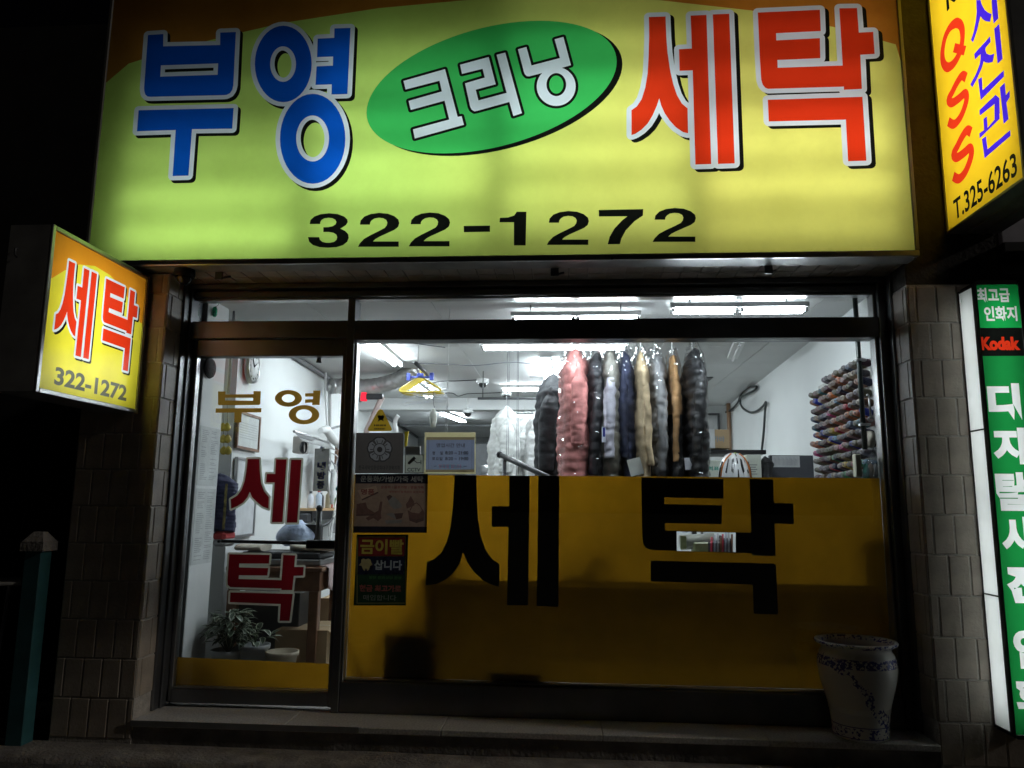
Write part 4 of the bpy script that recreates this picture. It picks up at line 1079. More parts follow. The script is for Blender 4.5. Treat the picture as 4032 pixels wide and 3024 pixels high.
for i, (px, py) in enumerate(((1790, 1645), (1965, 1850))):
    z = 2.5 if i == 0 else 1.5; p = PY(px, py, 8.0)
    t = thing('bulb', ('round lit bulb hanging at the back beside the chain', 'small lit bulb low at the back right of the hours board')[i], 'bulb', p)
    MB().lathe([(.001, -.05), (.03, -.04), (.045, -.01), (.04, .02), (.02, .05), (.018, .07)], p, 14).build('globe', emit('lit bulb', (1, .97, .92), 9), t)
    MB().tube([p+Vector((0, 0, .07)), (p.x, p.y, CZ)], .006, 6).build('cord', M_DKGREY, t)

# ---- hanging clothes
RZ = 2.60
def garment(name, label, x, y, w, d, ztop, zbot, col, col2=None, split=.5, bag=True, puffy=.02, sleeve=True, seed=0, group='bagged clothes on the front rail', cat='coat', nhang=True, sleeve_col=None, neck=.14, flute=.012):
    t = thing(name, label, cat, (x, y, zbot), group)
    rnd = random.Random(seed)
    def rings(infl, zt, zb, shoulder=True, n=20, k=34, rip=1.0, cx=0.0):
        out = []
        for i in range(k+1):
            f = i/k; z = zt+(zb-zt)*f
            s_ = min(1, .05+1.0*(f*6.5)**.8)
            s_ = min(1, s_)
            ww = w*(neck+(1-neck)*s_)*(1+.10*f); dd = d*(.22+.78*s_)
            q = abs(math.sin((f*16+seed)*math.pi))**.6*puffy*rip
            ring = []
            for j in range(n):
                a = 2*math.pi*j/n
                nz = mnoise.noise((math.cos(a)*1.3+seed*3.1, math.sin(a)*1.3, z*5))*.016 + mnoise.noise((math.cos(a)*3+seed, math.sin(a)*3, z*11))*.004
                fold = flute*math.sin(a*5+seed*2+z*2+math.sin(z*5+seed))*min(1, f*2.2)
                ring.append(Vector((x+cx+(ww/2+q+nz+fold+infl)*math.cos(a), y+(dd/2+q+nz+infl)*math.sin(a), z+.01*math.sin(a+seed))))
            out.append(ring)
        return out
    mats_ = [mat('cloth '+str(col), col, .5 if puffy > .015 else .75, 0, .2, 16, bump=.25, bscale=22, bdist=.02)]
    if col2: mats_.append(mat('cloth '+str(col2), col2, .75, 0, .2, 16, bump=.25, bscale=22, bdist=.02))
    mb_ = MB(); rg = rings(0, ztop, zbot, n=40, k=84)
    for ring in rg:
        for v in ring:
            q = Vector((v.x*7+seed*5, v.y*7, v.z*6)); wr = -.030*abs(mnoise.noise(q))-.016*abs(mnoise.noise(q*2.3+Vector((0, 0, seed))))+.012
            dv = Vector((v.x-x, v.y-y, 0)); v += dv.normalized()*wr if dv.length > .01 else Vector((0, 0, 0))
    mb_.loft(rg)
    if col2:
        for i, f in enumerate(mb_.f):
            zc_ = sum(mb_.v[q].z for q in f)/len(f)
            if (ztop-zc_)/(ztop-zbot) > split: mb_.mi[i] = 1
    mb_.build('garment_body', mats_, t)
    if sleeve:
        sl = MB(); pts = []; rr = []
        L = (ztop-zbot)*rnd.uniform(.52, .66); K = 46
        ox = rnd.uniform(-.025, .025); lean = rnd.uniform(-.05, .03)
        for i in range(K+1):
            f = i/K
            pts.append(Vector((x+ox+.012*math.sin(f*3+seed)+lean*f, y-d*.46-.02*math.sin(f*2.2), ztop-.13-L*f)))
            taper = min(1, .12+f*3.2)*(1-.30*f)
            quilt = (abs(math.sin(f*L*38+seed))**.5)*.42*puffy
            rr.append(w*.34*taper+quilt*taper)
        sl.tube(pts, rr, 18)
        for v in sl.v:
            c = mnoise.noise(v*9+Vector((seed, 0, 0)))*.014
            cr = abs(mnoise.noise(Vector((v.x*14, v.y*14+seed, v.z*22))))*.030-.008
            v += Vector((c, cr+mnoise.noise(v*9)*.008, 0))
        sc_ = sleeve_col or col
        sl.build('sleeve', mat('cloth '+str(sc_), sc_, .5 if puffy > .015 else .75, 0, .2, 16, bump=.25, bscale=22, bdist=.02), t)
    if nhang:
        zh = RZ+.075 if bag else ztop+.11
        hk = [Vector((x, y, ztop-.02)), Vector((x, y, zh-.06)), Vector((x+.0, y+.025, zh-.025)), Vector((x, y, zh)), Vector((x, y-.02, zh-.02))]
        MB().tube(catmull(hk, 4), .003, 5).build('hanger_hook', M_ALU, t)
        MB().tube([(x, y-d*.35, ztop-.09), (x, y, ztop-.015), (x, y+d*.35, ztop-.09)], .006, 6).build('hanger', M_WHITEP, t)
    if bag:
        out = rings(.018, ztop+.06, zbot-.10, n=26, k=96, rip=.2)
        for ri, ring in enumerate(out):
            for v in ring:
                g = mnoise.noise((v.x*7+seed, v.y*7, v.z*5))*.016
                am = .010*max(.06, min(1, mnoise.noise((v.x*5, v.y*5+seed, v.z*4.2))*1.9+.22))
                v += Vector((g+rnd.uniform(-am, am), g+rnd.uniform(-am, am)-.075*max(0, min(1, (y-v.y)/(d*.5))), rnd.uniform(-.004, .004)))
        MB().loft(out, 0, False, False).build('garment_bag', M_BAG, t)
    return t
RZ = 2.60; CYc = 1.0; S = (CYc+5)/3000
def gx(px): return PY(px, 1600, CYc).x
zb = 1.18
GA = 'bagged clothes on the front rail'
garment('bagged_coat', 'pink padded coat in a clear bag, leftmost on the rail', gx(2262), CYc, .20, .46, 2.50, 1.30, (.84, .33, .31), None, .5, True, .015, True, 1)
garment('bagged_coat', 'charcoal padded coat in a clear bag, beside the pink one', gx(2347), CYc+.05, .14, .46, 2.47, zb, (.05, .052, .06), None, .5, True, .02, True, 2)
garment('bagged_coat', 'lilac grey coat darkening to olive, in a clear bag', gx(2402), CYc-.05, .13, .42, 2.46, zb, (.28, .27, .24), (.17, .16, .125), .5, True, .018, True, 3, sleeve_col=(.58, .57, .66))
garment('bagged_coat', 'navy blue coat in a clear bag at the middle of the rail', gx(2465), CYc+.04, .12, .44, 2.47, zb, (.035, .043, .09), None, .5, True, .012, True, 4)
garment('bagged_coat', 'beige trench coat with belt ends in a clear bag', gx(2522), CYc-.09, .09, .40, 2.46, zb+.02, (.62, .48, .30), None, .5, True, .006, True, 5)
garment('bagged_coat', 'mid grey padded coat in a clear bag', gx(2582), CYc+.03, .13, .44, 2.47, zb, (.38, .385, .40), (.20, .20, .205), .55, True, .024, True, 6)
garment('bagged_coat', 'tan brown jacket over dark trousers in a clear bag', gx(2648), CYc-.04, .08, .40, 2.44, zb, (.50, .28, .12), (.02, .02, .024), .38, True, .008, True, 7)
garment('bagged_coat', 'glossy black padded coat in a clear bag, rightmost on the rail', gx(2722), CYc-.12, .13, .46, 2.47, zb, (.011, .011, .013), None, .5, True, .024, True, 8)
garment('dark_coat', 'dark charcoal coat without a bag, left of the pink coat', PY(2175, 1600, 1.75).x, 1.75, .27, .40, 2.42, 1.18, (.009, .010, .013), None, .5, False, .006, True, 9, None, 'coat', True, None, .2, .03)
# tags pinned on the bags
for i, (px, py, w_, h_, rot, c_) in enumerate(((2502, 1838, .10, .125, .25, (.42, .43, .40)), (2714, 1826, .065, .088, .06, (.66, .67, .72)), (2378, 1711, .03, .115, .0, (.62, .66, .75)))):
    y_ = .70; p = PY(px, py, y_)
    t = thing('garment_tag', ('pale paper slip pinned low on the middle bags', 'small white slip pinned on the black coat bag', 'narrow white and blue tag on the olive coat')[i], 'tag', p)
    c, s_ = math.cos(rot), math.sin(rot); q = [(-w_/2, -h_/2), (w_/2, -h_/2), (w_/2, h_/2), (-w_/2, h_/2)]
    mb = MB(); mb.prism([(p.x+c*u-s_*v, p.z+s_*u+c*v) for u, v in q], y_, y_+.0015); mb.build('slip', mat('slip %d' % i, c_, .7), t)
    if i == 2:
        mb = MB(); mb.prism([(p.x+u*.6, p.z+v*.6+.018) for u, v in q], y_-.001, y_-.0005); mb.build('blue_mark', mat('tag blue', (.02, .03, .2), .5), t)
rail = thing('clothes_rail', 'steel rail under the ceiling carrying the bagged clothes', 'rail', (gx(2480), CYc, RZ))
MB().tube([(gx(2170), CYc, RZ+.055), (gx(2800), CYc, RZ+.055)], .011, 10).build('bar', M_ALU, rail)
for px in (2190, 2480, 2790): MB().tube([(gx(px), CYc, RZ+.05), (gx(px), CYc, CZ)], .006, 6).build('hanger_rod', M_ALU, rail)
# white clothes at the back
WH = (.72, .73, .71)
for i, (px, w_, zt, zbot, yy, lab) in enumerate(((1992, .26, 2.30, 1.42, 3.0, 'white coat hanging at the back, leftmost of the white clothes'), (2066, .26, 2.22, 1.42, 3.2, 'white shirt on a hanger, middle of the white clothes'), (2118, .20, 2.26, 1.36, 3.0, 'white shirt half hidden behind the dark coat'))):
    garment('white_garment', lab, PY(px, 1750, yy).x, yy, w_, .34, zt, zbot, (.62, .63-.005*i, .61), None, .5, False, .004, True, 20+i, 'white clothes at the back', 'shirt', True, None, .06, .05)
garment('red_garment', 'red garment hanging between the white clothes', PY(2030, 1780, 3.4).x, 3.4, .12, .3, 2.1, 1.35, (.42, .02, .035), None, .5, False, .004, False, 31, None, 'shirt')
rr_ = thing('rear_clothes_rail', 'dark pipe rail above the white clothes', 'rail', PY(2000, 1630, 3.1))
zr = 2.40
MB().tube([(PY(1880, 1630, 3.1).x, 3.1, zr), (PY(2330, 1630, 3.1).x, 3.1, zr)], .014, 8).build('bar', M_DKGREY, rr_)
for px in (1900, 2200): MB().tube([(PY(px, 1630, 3.1).x, 3.1, zr), (PY(px, 1630, 3.1).x, 3.1, CZ)], .006, 6).build('hanger_rod', M_DKGREY, rr_)
# black handrail-like stand
a = PY(1968, 1790, 1.3); b = PY(2135, 1868, .95)
sdd = thing('black_stand', 'black sloping metal bar with ball end in front of the white clothes', 'stand', (a.x, 1.2, -.02))
MB().tube([a, a.lerp(b, .5), b, b+(b-a)*.35], .022, 10).build('sloping_bar', M_BLACKM, sdd)
MB().lathe([(.001, -.03), (.022, -.022), (.03, 0), (.022, .022), (.001, .03)], a, 14).build('ball_end', M_BLACKM, sdd)
MB().tube([a.lerp(b, .12), (a.lerp(b, .12).x, 1.25, -.02)], .018, 8).build('post', M_BLACKM, sdd)
# hanging wires
for i, px in enumerate((1998, 2004, 2036, 2041)):
    p = PY(px, 1500, 1.4); t = thing('hanging_wire', ('first', 'second', 'third', 'fourth')[i]+' thin grey wire from the left, hanging before the white clothes', 'wire', (p.x, 1.4, 1.2), 'thin hanging wires')
    MB().tube([(p.x, 1.4, CZ), (p.x+.002, 1.4, 2.0), (p.x-.006+.004*i, 1.4, 1.25)], .0022, 5).build('strand', M_INK, t)

# bag of plastic hangers on a ceiling rod
hy = 1.9
hg = thing('hanger_bundle', 'bundle of blue and yellow plastic hangers in polythene under the ceiling', 'hangers', PY(1660, 1530, hy))
a = PY(1637, 1430, hy-.4); b = PY(1690, 1480, hy+.3)
MB().tube([a, b], .018, 10).build('ceiling_rod', M_DKGREY, hg)
MB().tube([a+Vector((.01, .05, 0)), (a.x+.01, a.y+.05, CZ)], .004, 6).build('rod_wire', M_ALU, hg)
M_HB = mat('blue hanger plastic', (.10, .14, .55), .4); M_HY = mat('yellow hanger plastic', (.68, .52, .06), .4)
for k in range(5):
    y_ = hy+k*.05
    c = PY(1655, 1490, hy); c.y = y_
    MB().tube(catmull([(c.x, y_, c.z+.10), (c.x, y_, c.z+.04), (c.x-.02, y_, c.z+.01), (c.x-.16, y_, c.z-.08), (c.x-.19, y_, c.z-.11), (c.x-.15, y_, c.z-.125), (c.x+.15, y_, c.z-.125), (c.x+.19, y_, c.z-.11), (c.x+.16, y_, c.z-.08), (c.x+.02, y_, c.z+.01), (c.x, y_, c.z+.04)], 3), .008, 6).build('yellow_hanger', M_HY, hg)
c = PY(1655, 1485, hy-.03)
MB().tube([c+Vector((-.10, 0, 0)), c+Vector((.10, 0, 0))], .008, 6).box(c.x-.125, c.x-.09, c.y-.02, c.y+.02, c.z-.035, c.z+.035, .004).box(c.x+.09, c.x+.125, c.y-.02, c.y+.02, c.z-.03, c.z+.04, .004).box(c.x-.03, c.x+.03, c.y-.02, c.y+.02, c.z, c.z+.035, .004).build('blue_clip_hanger', M_HB, hg)
M_CH = mat('clear whitish hanger plastic', (.70, .74, .80), .2)
for i in range(12):
    x_ = c.x+random.uniform(-.05, .09); y_ = hy+.02*i; z_ = c.z-.10-random.uniform(0, .11); w_ = random.uniform(.13, .21); r_ = random.uniform(-.25, .25)
    pts = [(x_, y_, z_+.09), (x_-w_*.5, y_, z_+.04-r_*.05), (x_-w_, y_, z_-r_*.1), (x_-w_*.9, y_, z_-.02-r_*.1), (x_+w_*.9, y_, z_-.02+r_*.1), (x_+w_, y_, z_+r_*.1), (x_+w_*.5, y_, z_+.04+r_*.05), (x_, y_, z_+.09)]
    MB().tube(pts, .0028, 5).build('clear_hanger', M_CH, hg)

# ceiling items: dome cameras with wires, duct, red lamp, chain
for i, (px, py, yy) in enumerate(((1900, 1512, 2.9), (1993, 1560, 3.9), (1842, 1628, 5.1))):
    z = 2.66 if i < 2 else CZ-.16-.03
    p = PZ(px, py, z-.02)
    t = thing('dome_camera', ('white dome camera on the ceiling nearest the window', 'white dome camera on the ceiling left of the dark coat', 'white dome camera farthest back above the hours board')[i], 'camera', p, 'ceiling dome cameras')
    top = CZ if i < 2 else CZ
    MB().lathe([(.001, .04), (.07, .04), (.072, .0), (.06, -.015)], (p.x, p.y, z), 20).build('housing', M_WHITEP, t)
    MB().tube([(p.x, p.y, z+.038), (p.x, p.y, CZ)], .03, 10).build('stem', M_WHITEP, t)
    MB().lathe([(.052*math.cos(a_*math.pi/16), -.012-.055*math.sin(a_*math.pi/16)) for a_ in range(8)]+[(.001, -.067)], (p.x, p.y, z), 20).build('dome', mat('smoked camera dome', (.02, .02, .02), .08), t)
    MB().tube(catmull([(p.x-.05, p.y, CZ-.012), (p.x-.3, p.y+.05, CZ-.015), (p.x-.5, p.y, CZ-.03), (p.x-.62, p.y, CZ-.06), (p.x-.7, p.y, CZ-.02), (p.x-.95, p.y+.1, CZ-.008)], 5), .006, 6).build('cable', M_DKGREY, t)
dk = thing('flexible_duct', 'silver flexible duct under the ceiling by the left wall', 'duct', PY(1400, 1520, 3.2))
pts = catmull([PL(1305, 1520, .12), PY(1330, 1520, 3.25), PY(1450, 1522, 3.2), PY(1540, 1505, 3.1), PY(1600, 1478, 3.0), PY(1640, 1440, 3.0)], 12)
MB().tube(pts, [.085+.006*math.sin(i*1.9) for i in range(len(pts))], 18).build('tube', mat('crinkled foil', (.6, .6, .6), .3, .9, .1, 20, bump=.5, bscale=35), dk)
MB().tube([pts[0]+Vector((-.02, 0, 0)), PL(1300, 1600, .03), PL(1296, 1820, .03)], .022, 8).build('white_pipe', M_WHITEP, dk)
p = PY(1433, 1562, 3.0)
t = thing('red_lamp', 'small glowing red alarm lamp near the left wall', 'lamp', p)
MB().lathe([(.001, .05), (.03, .045), (.036, .0), (.036, -.045), (.001, -.05)], p, 14).build('lens', emit('lit red lens', (1, .03, .06), 1.6), t)
MB().box(p.x+.03, p.x+.21, p.y-.03, p.y+.03, p.z-.03, p.z+.03, .004).build('body', M_BLACKM, t)
MB().tube([p+Vector((.20, 0, 0)), p+Vector((.02, .1, -.35)), p+Vector((-.03, .1, -.75))], .03, 8).build('support_pole', mat('pinkish brown pole', (.36, .28, .26), .5), t)
ch = thing('notice_chain', 'white plastic chain above the opening hours board', 'chain', PY(1760, 1690, .35))
c0 = PY(1762, 1580, .35); c1 = PY(1757, 1700, .35); k = 7
for i in range(k):
    c = c0.lerp(c1, (i+.5)/k); L = (c0-c1).length/k*.72
    pts = []
    for j in range(13):
        a = 2*math.pi*j/12
        u, v = .010*math.cos(a), L*.75*math.sin(a)
        pts.append((c.x+(u if i % 2 == 0 else u*.4), c.y+(0 if i % 2 == 0 else u), c.z+v))
    MB().tube(pts, .0025, 6, cap=False).build('link', M_WHITEP, ch)
MB().tube([c0+Vector((0, 0, 0)), (c0.x, c0.y, CZ)], .002, 5).build('string', M_WHITEP, ch)
p = PY(1706, 1640, 1.2)
t = thing('bottle_tag', 'pale translucent plastic holder hanging left of the chain', 'holder', p)
MB().lathe([(.001, .07), (.012, .065), (.028, .03), (.033, -.01), (.026, -.06), (.022, -.09), (.001, -.092)], p, 14).build('body', mat('cream plastic', (.66, .68, .6), .4), t)
MB().tube(catmull([p+Vector((0, 0, .065)), p+Vector((.012, 0, .085)), p+Vector((0, 0, .105)), p+Vector((0, 0, .3))], 4), .002, 5).build('hook', M_DKGREY, t)
p = PY(1564, 1673, 3.6)
t = thing('wall_phone', 'white handset hanging on the left wall near the yellow file', 'handset', p)
MB().tube(catmull([p+Vector((.01, 0, .11)), p+Vector((-.02, 0, .06)), p+Vector((-.025, 0, 0)), p+Vector((0, 0, -.09))], 4), .025, 8).build('body', M_WHITEP, t)
t = thing('yellow_file', 'bright yellow holder behind the camera notice', 'file', PY(1598, 1760, .5))
q = [(PY(a_, b_, .5).x, PY(a_, b_, .5).z) for a_, b_ in ((1593, 1700), (1607, 1698), (1600, 1755), (1592, 1762))]
MB().prism(q, .5, .53).build('body', mat('yellow plastic', (.72, .56, .02), .4), t)
t = thing('grey_clip_box', 'grey card holder behind the camera notice', 'holder', PY(1620, 1780, .3))
a = PY(1595, 1757, .3); b = PY(1654, 1792, .3)
MB().box(a.x, b.x, .3, .33, b.z, a.z, .003).build('body', mat('grey card', (.28, .28, .27), .6), t)
# things along the back wall
bk_ = thing('rear_machine', 'dark laundry machine with steel drum at the back of the shop', 'machine', (-.95, 7.6, -.02))
a = PY(1880, 1745, 7.5); b = PY(1975, 1890, 7.5)
MB().box(a.x-.1, b.x+.5, 7.4, 8.3, -.02, 1.62, .02).build('cabinet', M_DKGREY, bk_)
MB().box(a.x-.3, b.x+.2, 8.4, 9.0, 1.75, 2.35, .02).build('upper_cabinet', mat('dark grey steel', (.10, .105, .11), .5, .4), bk_)
p = PY(1935, 1850, 7.2)
MB().lathe([(.16, -.07), (.17, -.06), (.17, .06), (.15, .07)], p, 24).build('drum', M_ALU, bk_)
for yy, zz_ in ((5.7, CZ-.05), (8.2, CZ-.06)):
    t = thing('ceiling_pipe', 'grey pipe crossing the ceiling %s' % ('in front of the rear beam' if yy < 6 else 'near the back wall'), 'pipe', (-.6, yy, zz_))
    MB().tube([(-2.9, yy, zz_), (1.5, yy+.1, zz_)], .022, 8).build('tube', mat('grey pipe', (.25, .26, .27), .5), t)
t = thing('wall_trunking', 'grey cable trunking along the top of the left wall', 'pipe', (lwx(4), 4, CZ-.05))
MB().tube([(lwx(1.0)+.03, 1.0, CZ-.03), (lwx(4)+.03, 4, CZ-.035), (lwx(11)+.03, 11, CZ-.03)], .025, 8).build('tube', mat('dark grey trunking', (.16, .165, .17), .6), t)

# ---- left wall: clock, frame, whiteboard, shelf and press
clk = PL(985, 1445, .02)
ad = Vector((LWB, 1, 0)).normalized(); an_ = Vector((1, -LWB, 0)).normalized()
def wallpt(p, u, v, w_=0): return p+ad*u+Vector((0, 0, v))+an_*w_
t = thing('wall_clock', 'round silver rimmed wall clock high on the left wall', 'clock', clk)
r = .135
def disc(c, r, w0, w1, n=32, rin=0):
    mb_ = MB(); rings = [[wallpt(c, rr*math.cos(2*math.pi*k/n), rr*math.sin(2*math.pi*k/n), ww) for k in range(n)] for rr, ww in (((r, w0), (r, w1), (rin or .001, w1)))]
    return mb_.loft(rings, 0, False)
disc(clk, r, 0, .03).build('case', M_ALU, t)
disc(clk, r*.86, .0305, .0315).build('dial', M_PAPER, t)
mb = MB(); n = 32
mb.loft([[wallpt(clk, rr*math.cos(2*math.pi*k/n), rr*math.sin(2*math.pi*k/n), ww) for k in range(n)] for rr, ww in ((r*1.0, .03), (r*.99, .04), (r*.92, .04), (r*.87, .032))], 0, False).build('rim', M_ALU, t)
for an2, L in ((.6, .075), (2.2, .105)):
    MB().tube([wallpt(clk, 0, 0, .036), wallpt(clk, L*.8*math.cos(an2), L*.8*math.sin(an2), .036)], .004, 5).build('hand', M_BLACK, t)
for k in range(12):
    a = k*math.pi/6
    MB().tube([wallpt(clk, .09*math.cos(a), .09*math.sin(a), .034), wallpt(clk, .105*math.cos(a), .105*math.sin(a), .034)], .0035, 4).build('hour_mark', M_BLACK, t)
def wall_board(name, label, cat, c4, th, m_frame, m_sheet, bw):
    c4 = [PL(x, y, .012) for x, y in c4]      # TL TR BR BL
    ys = [c4[0].y, c4[1].y]; zs = [(c4[0].z+c4[1].z)/2, (c4[2].z+c4[3].z)/2]
    ya, yb = (c4[0].y+c4[3].y)/2, (c4[1].y+c4[2].y)/2; zt, zb_ = zs
    t_ = thing(name, label, cat, (lwx(ya), ya, zb_))
    def q(y, z, w_): return Vector((lwx(y)+.012, y, z))+an_*w_
    def slabq(ya, yb, za, zb2, w0, w1): return MB().hexa([q(ya, za, w0), q(yb, za, w0), q(yb, za, w1), q(ya, za, w1), q(ya, zb2, w0), q(yb, zb2, w0), q(yb, zb2, w1), q(ya, zb2, w1)])
    slabq(ya+bw, yb-bw, zb_+bw, zt-bw, 0, th*.6).build('panel', m_sheet, t_)
    for a_ in ((ya, ya+bw-.0005, zb_, zt), (yb-bw+.0005, yb, zb_, zt), (ya+bw, yb-bw, zt-bw+.0005, zt), (ya+bw, yb-bw, zb_, zb_+bw-.0005)):
        slabq(*a_, 0, th).build('frame_strip', m_frame, t_)
    return t_, q, ya, yb, zb_, zt
t, q, ya, yb, zb_, zt = wall_board('framed_certificate', 'certificate in a brown wooden frame on the left wall', 'picture', ((928, 1618), (1022, 1640), (1008, 1783), (925, 1762)), .022, M_WOOD, mat('certificate paper', (.62, .65, .63), .6, 0, .08, 14), .022)
for i in range(7):
    z = zt-.09-i*(zt-zb_-.16)/7
    MB().hexa([q(ya+.06, z, .0135), q(yb-.06-(.05 if i % 3 == 2 else 0), z, .0135), q(yb-.06, z, .014), q(ya+.06, z, .014), q(ya+.06, z+.006, .0135), q(yb-.06, z+.006, .0135), q(yb-.06, z+.006, .014), q(ya+.06, z+.006, .014)]).build('print_line', mat('faint print', (.45, .47, .46), .7), t)
wall_board('whiteboard', 'aluminium framed whiteboard low on the left wall', 'whiteboard', ((924, 1795), (1012, 1816), (986, 2110), (906, 2118)), .025, M_ALU, mat('whiteboard sheet', (.70, .72, .74), .3), .02)
# notices on the white column
COLX = -2.512
def bcol(px, py): p = PX(px, py, COLX); return (p.y, p.z)
for i, (pts, lab) in enumerate((([(777,1672),(862,1660),(850,1915),(762,1920)], 'upper closely printed notice on the white column by the door'), ([(762,1922),(849,1917),(826,2215),(745,2222)], 'lower closely printed notice on the white column by the door'))):
    g = [bcol(*p) for p in pts]; ya = min(g[0][0], g[3][0]); yb = .392; za = g[2][1]; zb2 = g[0][1]
    ya = max(ya, .085)
    t = thing('printed_notice', lab, 'notice', (COLX, ya, za), 'printed notices on the column')
    MB().box(COLX-.002, COLX, ya, yb, za, zb2).build('sheet', mat('grey white paper', (.60, .63, .62), .8), t)
    ln = []; z = zb2-.03; j = 0
    rnd = random.Random(i+3)
    while z > za+.03:
        for a_, b_ in ((ya+.03, (ya+yb)/2-.015), ((ya+yb)/2+.015, yb-.03)):
            if rnd.random() < .85:
                e = b_-rnd.random()*.05
                ln.append([(a_, z), (e, z), (e, z+.005), (a_, z+.005)])
        z -= .013
    flat('print_lines', ln, on_x(COLX+.0008), mat('small grey print', (.38, .40, .41), .8), t)
# lemons string in the niche, navy jacket, hats
p = PY(895, 1680, .52)
t = thing('yellow_gourds', 'strings of small yellow gourds hanging beside the column', 'ornament', p)
for j, px in enumerate((876, 893)):
    for i in range(3):
        c = PY(px+2*i+1, 1683+i*46, .52)
        MB().lathe([(.001, -.030), (.016, -.026), (.027, -.008), (.025, .012), (.014, .027), (.006, .034), (.001, .036)], c, 14).build('gourd', mat('yellow green gourd', (.46, .36, .05), .45), t)
    MB().tube([PY(px+1, 1560, .52), PY(px+6, 1780, .52)], .0018, 5).build('string', M_DKGREY, t)
jc = garment('navy_jacket', 'navy jacket with a yellow lettered stripe behind the white column', PY(862, 2000, .58).x, .58, .22, .20, PY(870, 1868, .58).z, PY(870, 2092, .58).z, (.012, .016, .055), None, .5, False, .004, False, 41, None, 'jacket', False)
text_on('stripe_lettering', 'SAMSUNG', (0, .40, 0, .028), lambda u, v: PY(894, 1900, .60)+Vector((-v*1.0-.0, 0, -u)), mat('ochre print', (.38, .29, .07), .6), jc, .02) if False else None
b_ = [PY(x_, y_, .455) for x_, y_ in ((887, 1905), (897, 1905), (885, 2085), (874, 2085))]
MB().add([b_[0], b_[1], b_[2], b_[3]], [(0, 1, 2, 3)]).build('ochre_stripe', mat('ochre stripe', (.24, .19, .06), .7, 0, .6, 60), jc)
rd = PY(868, 2098, .7)
t = thing('folded_laundry', 'folded red and grey cloths behind the column', 'cloth', (rd.x, .75, PY(868, 2150, .7).z))
for i, (z0_, z1_, c_) in enumerate(((2128, 2092, (.42, .05, .05)), (2152, 2120, (.40, .41, .40)))):
    a = PY(838, z0_, .52); b = PY(890, z1_, .52)
    MB().box(a.x, b.x, .50, .70, a.z, b.z, .02).build('cloth', mat('fold %d' % i, c_, .85, bump=.3), t)
p = PL(829, 1449, .02); p = PX(829, 1449, COLX+.02)
t = thing('woolly_hat', 'dark grey woolly hat hung high on the white column', 'hat', p)
out = []
for i in range(9):
    f = i/8; rr = .085*math.sqrt(max(.02, 1-(2*f-1)**2))
    out.append([p+Vector((.03*math.cos(2*math.pi*k/16)*rr/.085-.005+mnoise.noise((k, i, 0))*.006, rr*math.sin(2*math.pi*k/16)*.9, -.075+.15*f)) for k in range(16)])
MB().loft(out).build('knit', mat('grey wool', (.05, .05, .05), .95, 0, .3, 60, bump=.6, bscale=90), t)
p = PX(888, 1500, -2.51)
t = thing('chrome_pole', 'thin chrome pole from the ceiling beside the column', 'pole', (p.x, p.y, PX(885, 1540, -2.51).z))
MB().tube([(-2.505, .46, PX(885, 1545, -2.50).z), (-2.505, .46, CZ)], .009, 10).build('tube', M_ALU, t)
p = PX(838, 1228, -2.512)
t = thing('green_lamp', 'small green glass lamp at the top corner of the door transom', 'lamp', p)
p = Vector((-2.495, .13, PY(838, 1228, .13).z))
MB().lathe([(.001, .038), (.010, .036), (.018, .02), (.018, -.02), (.010, -.036), (.001, -.038)], p, 12).build('lens', mat('green glass lens', (.02, .42, .20), .15, 0, .5, 40), t)
MB().tube(catmull([p+Vector((0, 0, .036)), p+Vector((.02, .01, .06)), p+Vector((-.005, .02, .12)), (p.x, .15, CZ)], 4), .0025, 5).build('wire', M_BLACK, t)
# wall shelf with bottles
p0 = PL(1180, 2000, .02); p1 = PL(1340, 2012, .02)
zs_ = (p0.z+p1.z)/2+.02
shf = thing('wall_shelf', 'pale wooden shelf on the left wall holding bottles', 'shelf', (lwx(3), 3.2, zs_))
ya, yb = p0.y-.1, p1.y+.5
def wbox(ya, yb, w0, w1, za, zb2): return MB().hexa([Vector((lwx(y), y, z))+an_*w_ for z in (za, zb2) for y, w_ in ((ya, w0), (yb, w0), (yb, w1), (ya, w1))])
wbox(ya, yb, .001, .20, zs_-.025, zs_).build('board', M_PLY, shf)
wbox(ya+.02, yb-.02, .001, .17, zs_-.12, zs_-.026).build('dark_apron', M_BLACKM, shf)
cols = [((.70, .72, .78), 'white', .17), ((.55, .65, .78), 'pale blue', .19), ((.05, .05, .06), 'black', .18), ((.60, .56, .42), 'cream', .20), ((.62, .08, .05), 'red', .18), ((.08, .26, .12), 'green', .15), ((.20, .09, .05), 'brown', .16), ((.62, .42, .36), 'pink', .14), ((.10, .10, .35), 'blue', .17), ((.6, .45, .08), 'yellow', .13)]
nb2 = len(cols)
for i, (c_, nm, h_) in enumerate(cols):
    y_ = p0.y-.02+i*(p1.y-p0.y+.25)/nb2
    c = Vector((lwx(y_), y_, zs_))+an_*(.13+.03*(i % 2))
    t = thing('bottle', nm+' bottle on the wall shelf', 'bottle', c, 'bottles on the wall shelf')
    MB().lathe([(.001, 0), (.030, .0), (.032, .01), (.032, h_*.62), (.028, h_*.72), (.013, h_*.80), (.012, h_*.86)], c, 12).build('body', mat('bottle '+nm, c_, .35), t)
    MB().lathe([(.016, h_*.861), (.016, h_), (.001, h_+.001)], c, 10).build('cap', mat('cap %d' % (i % 3), ((.06, .06, .07), (.6, .1, .08), (.65, .65, .66))[i % 3], .4), t)
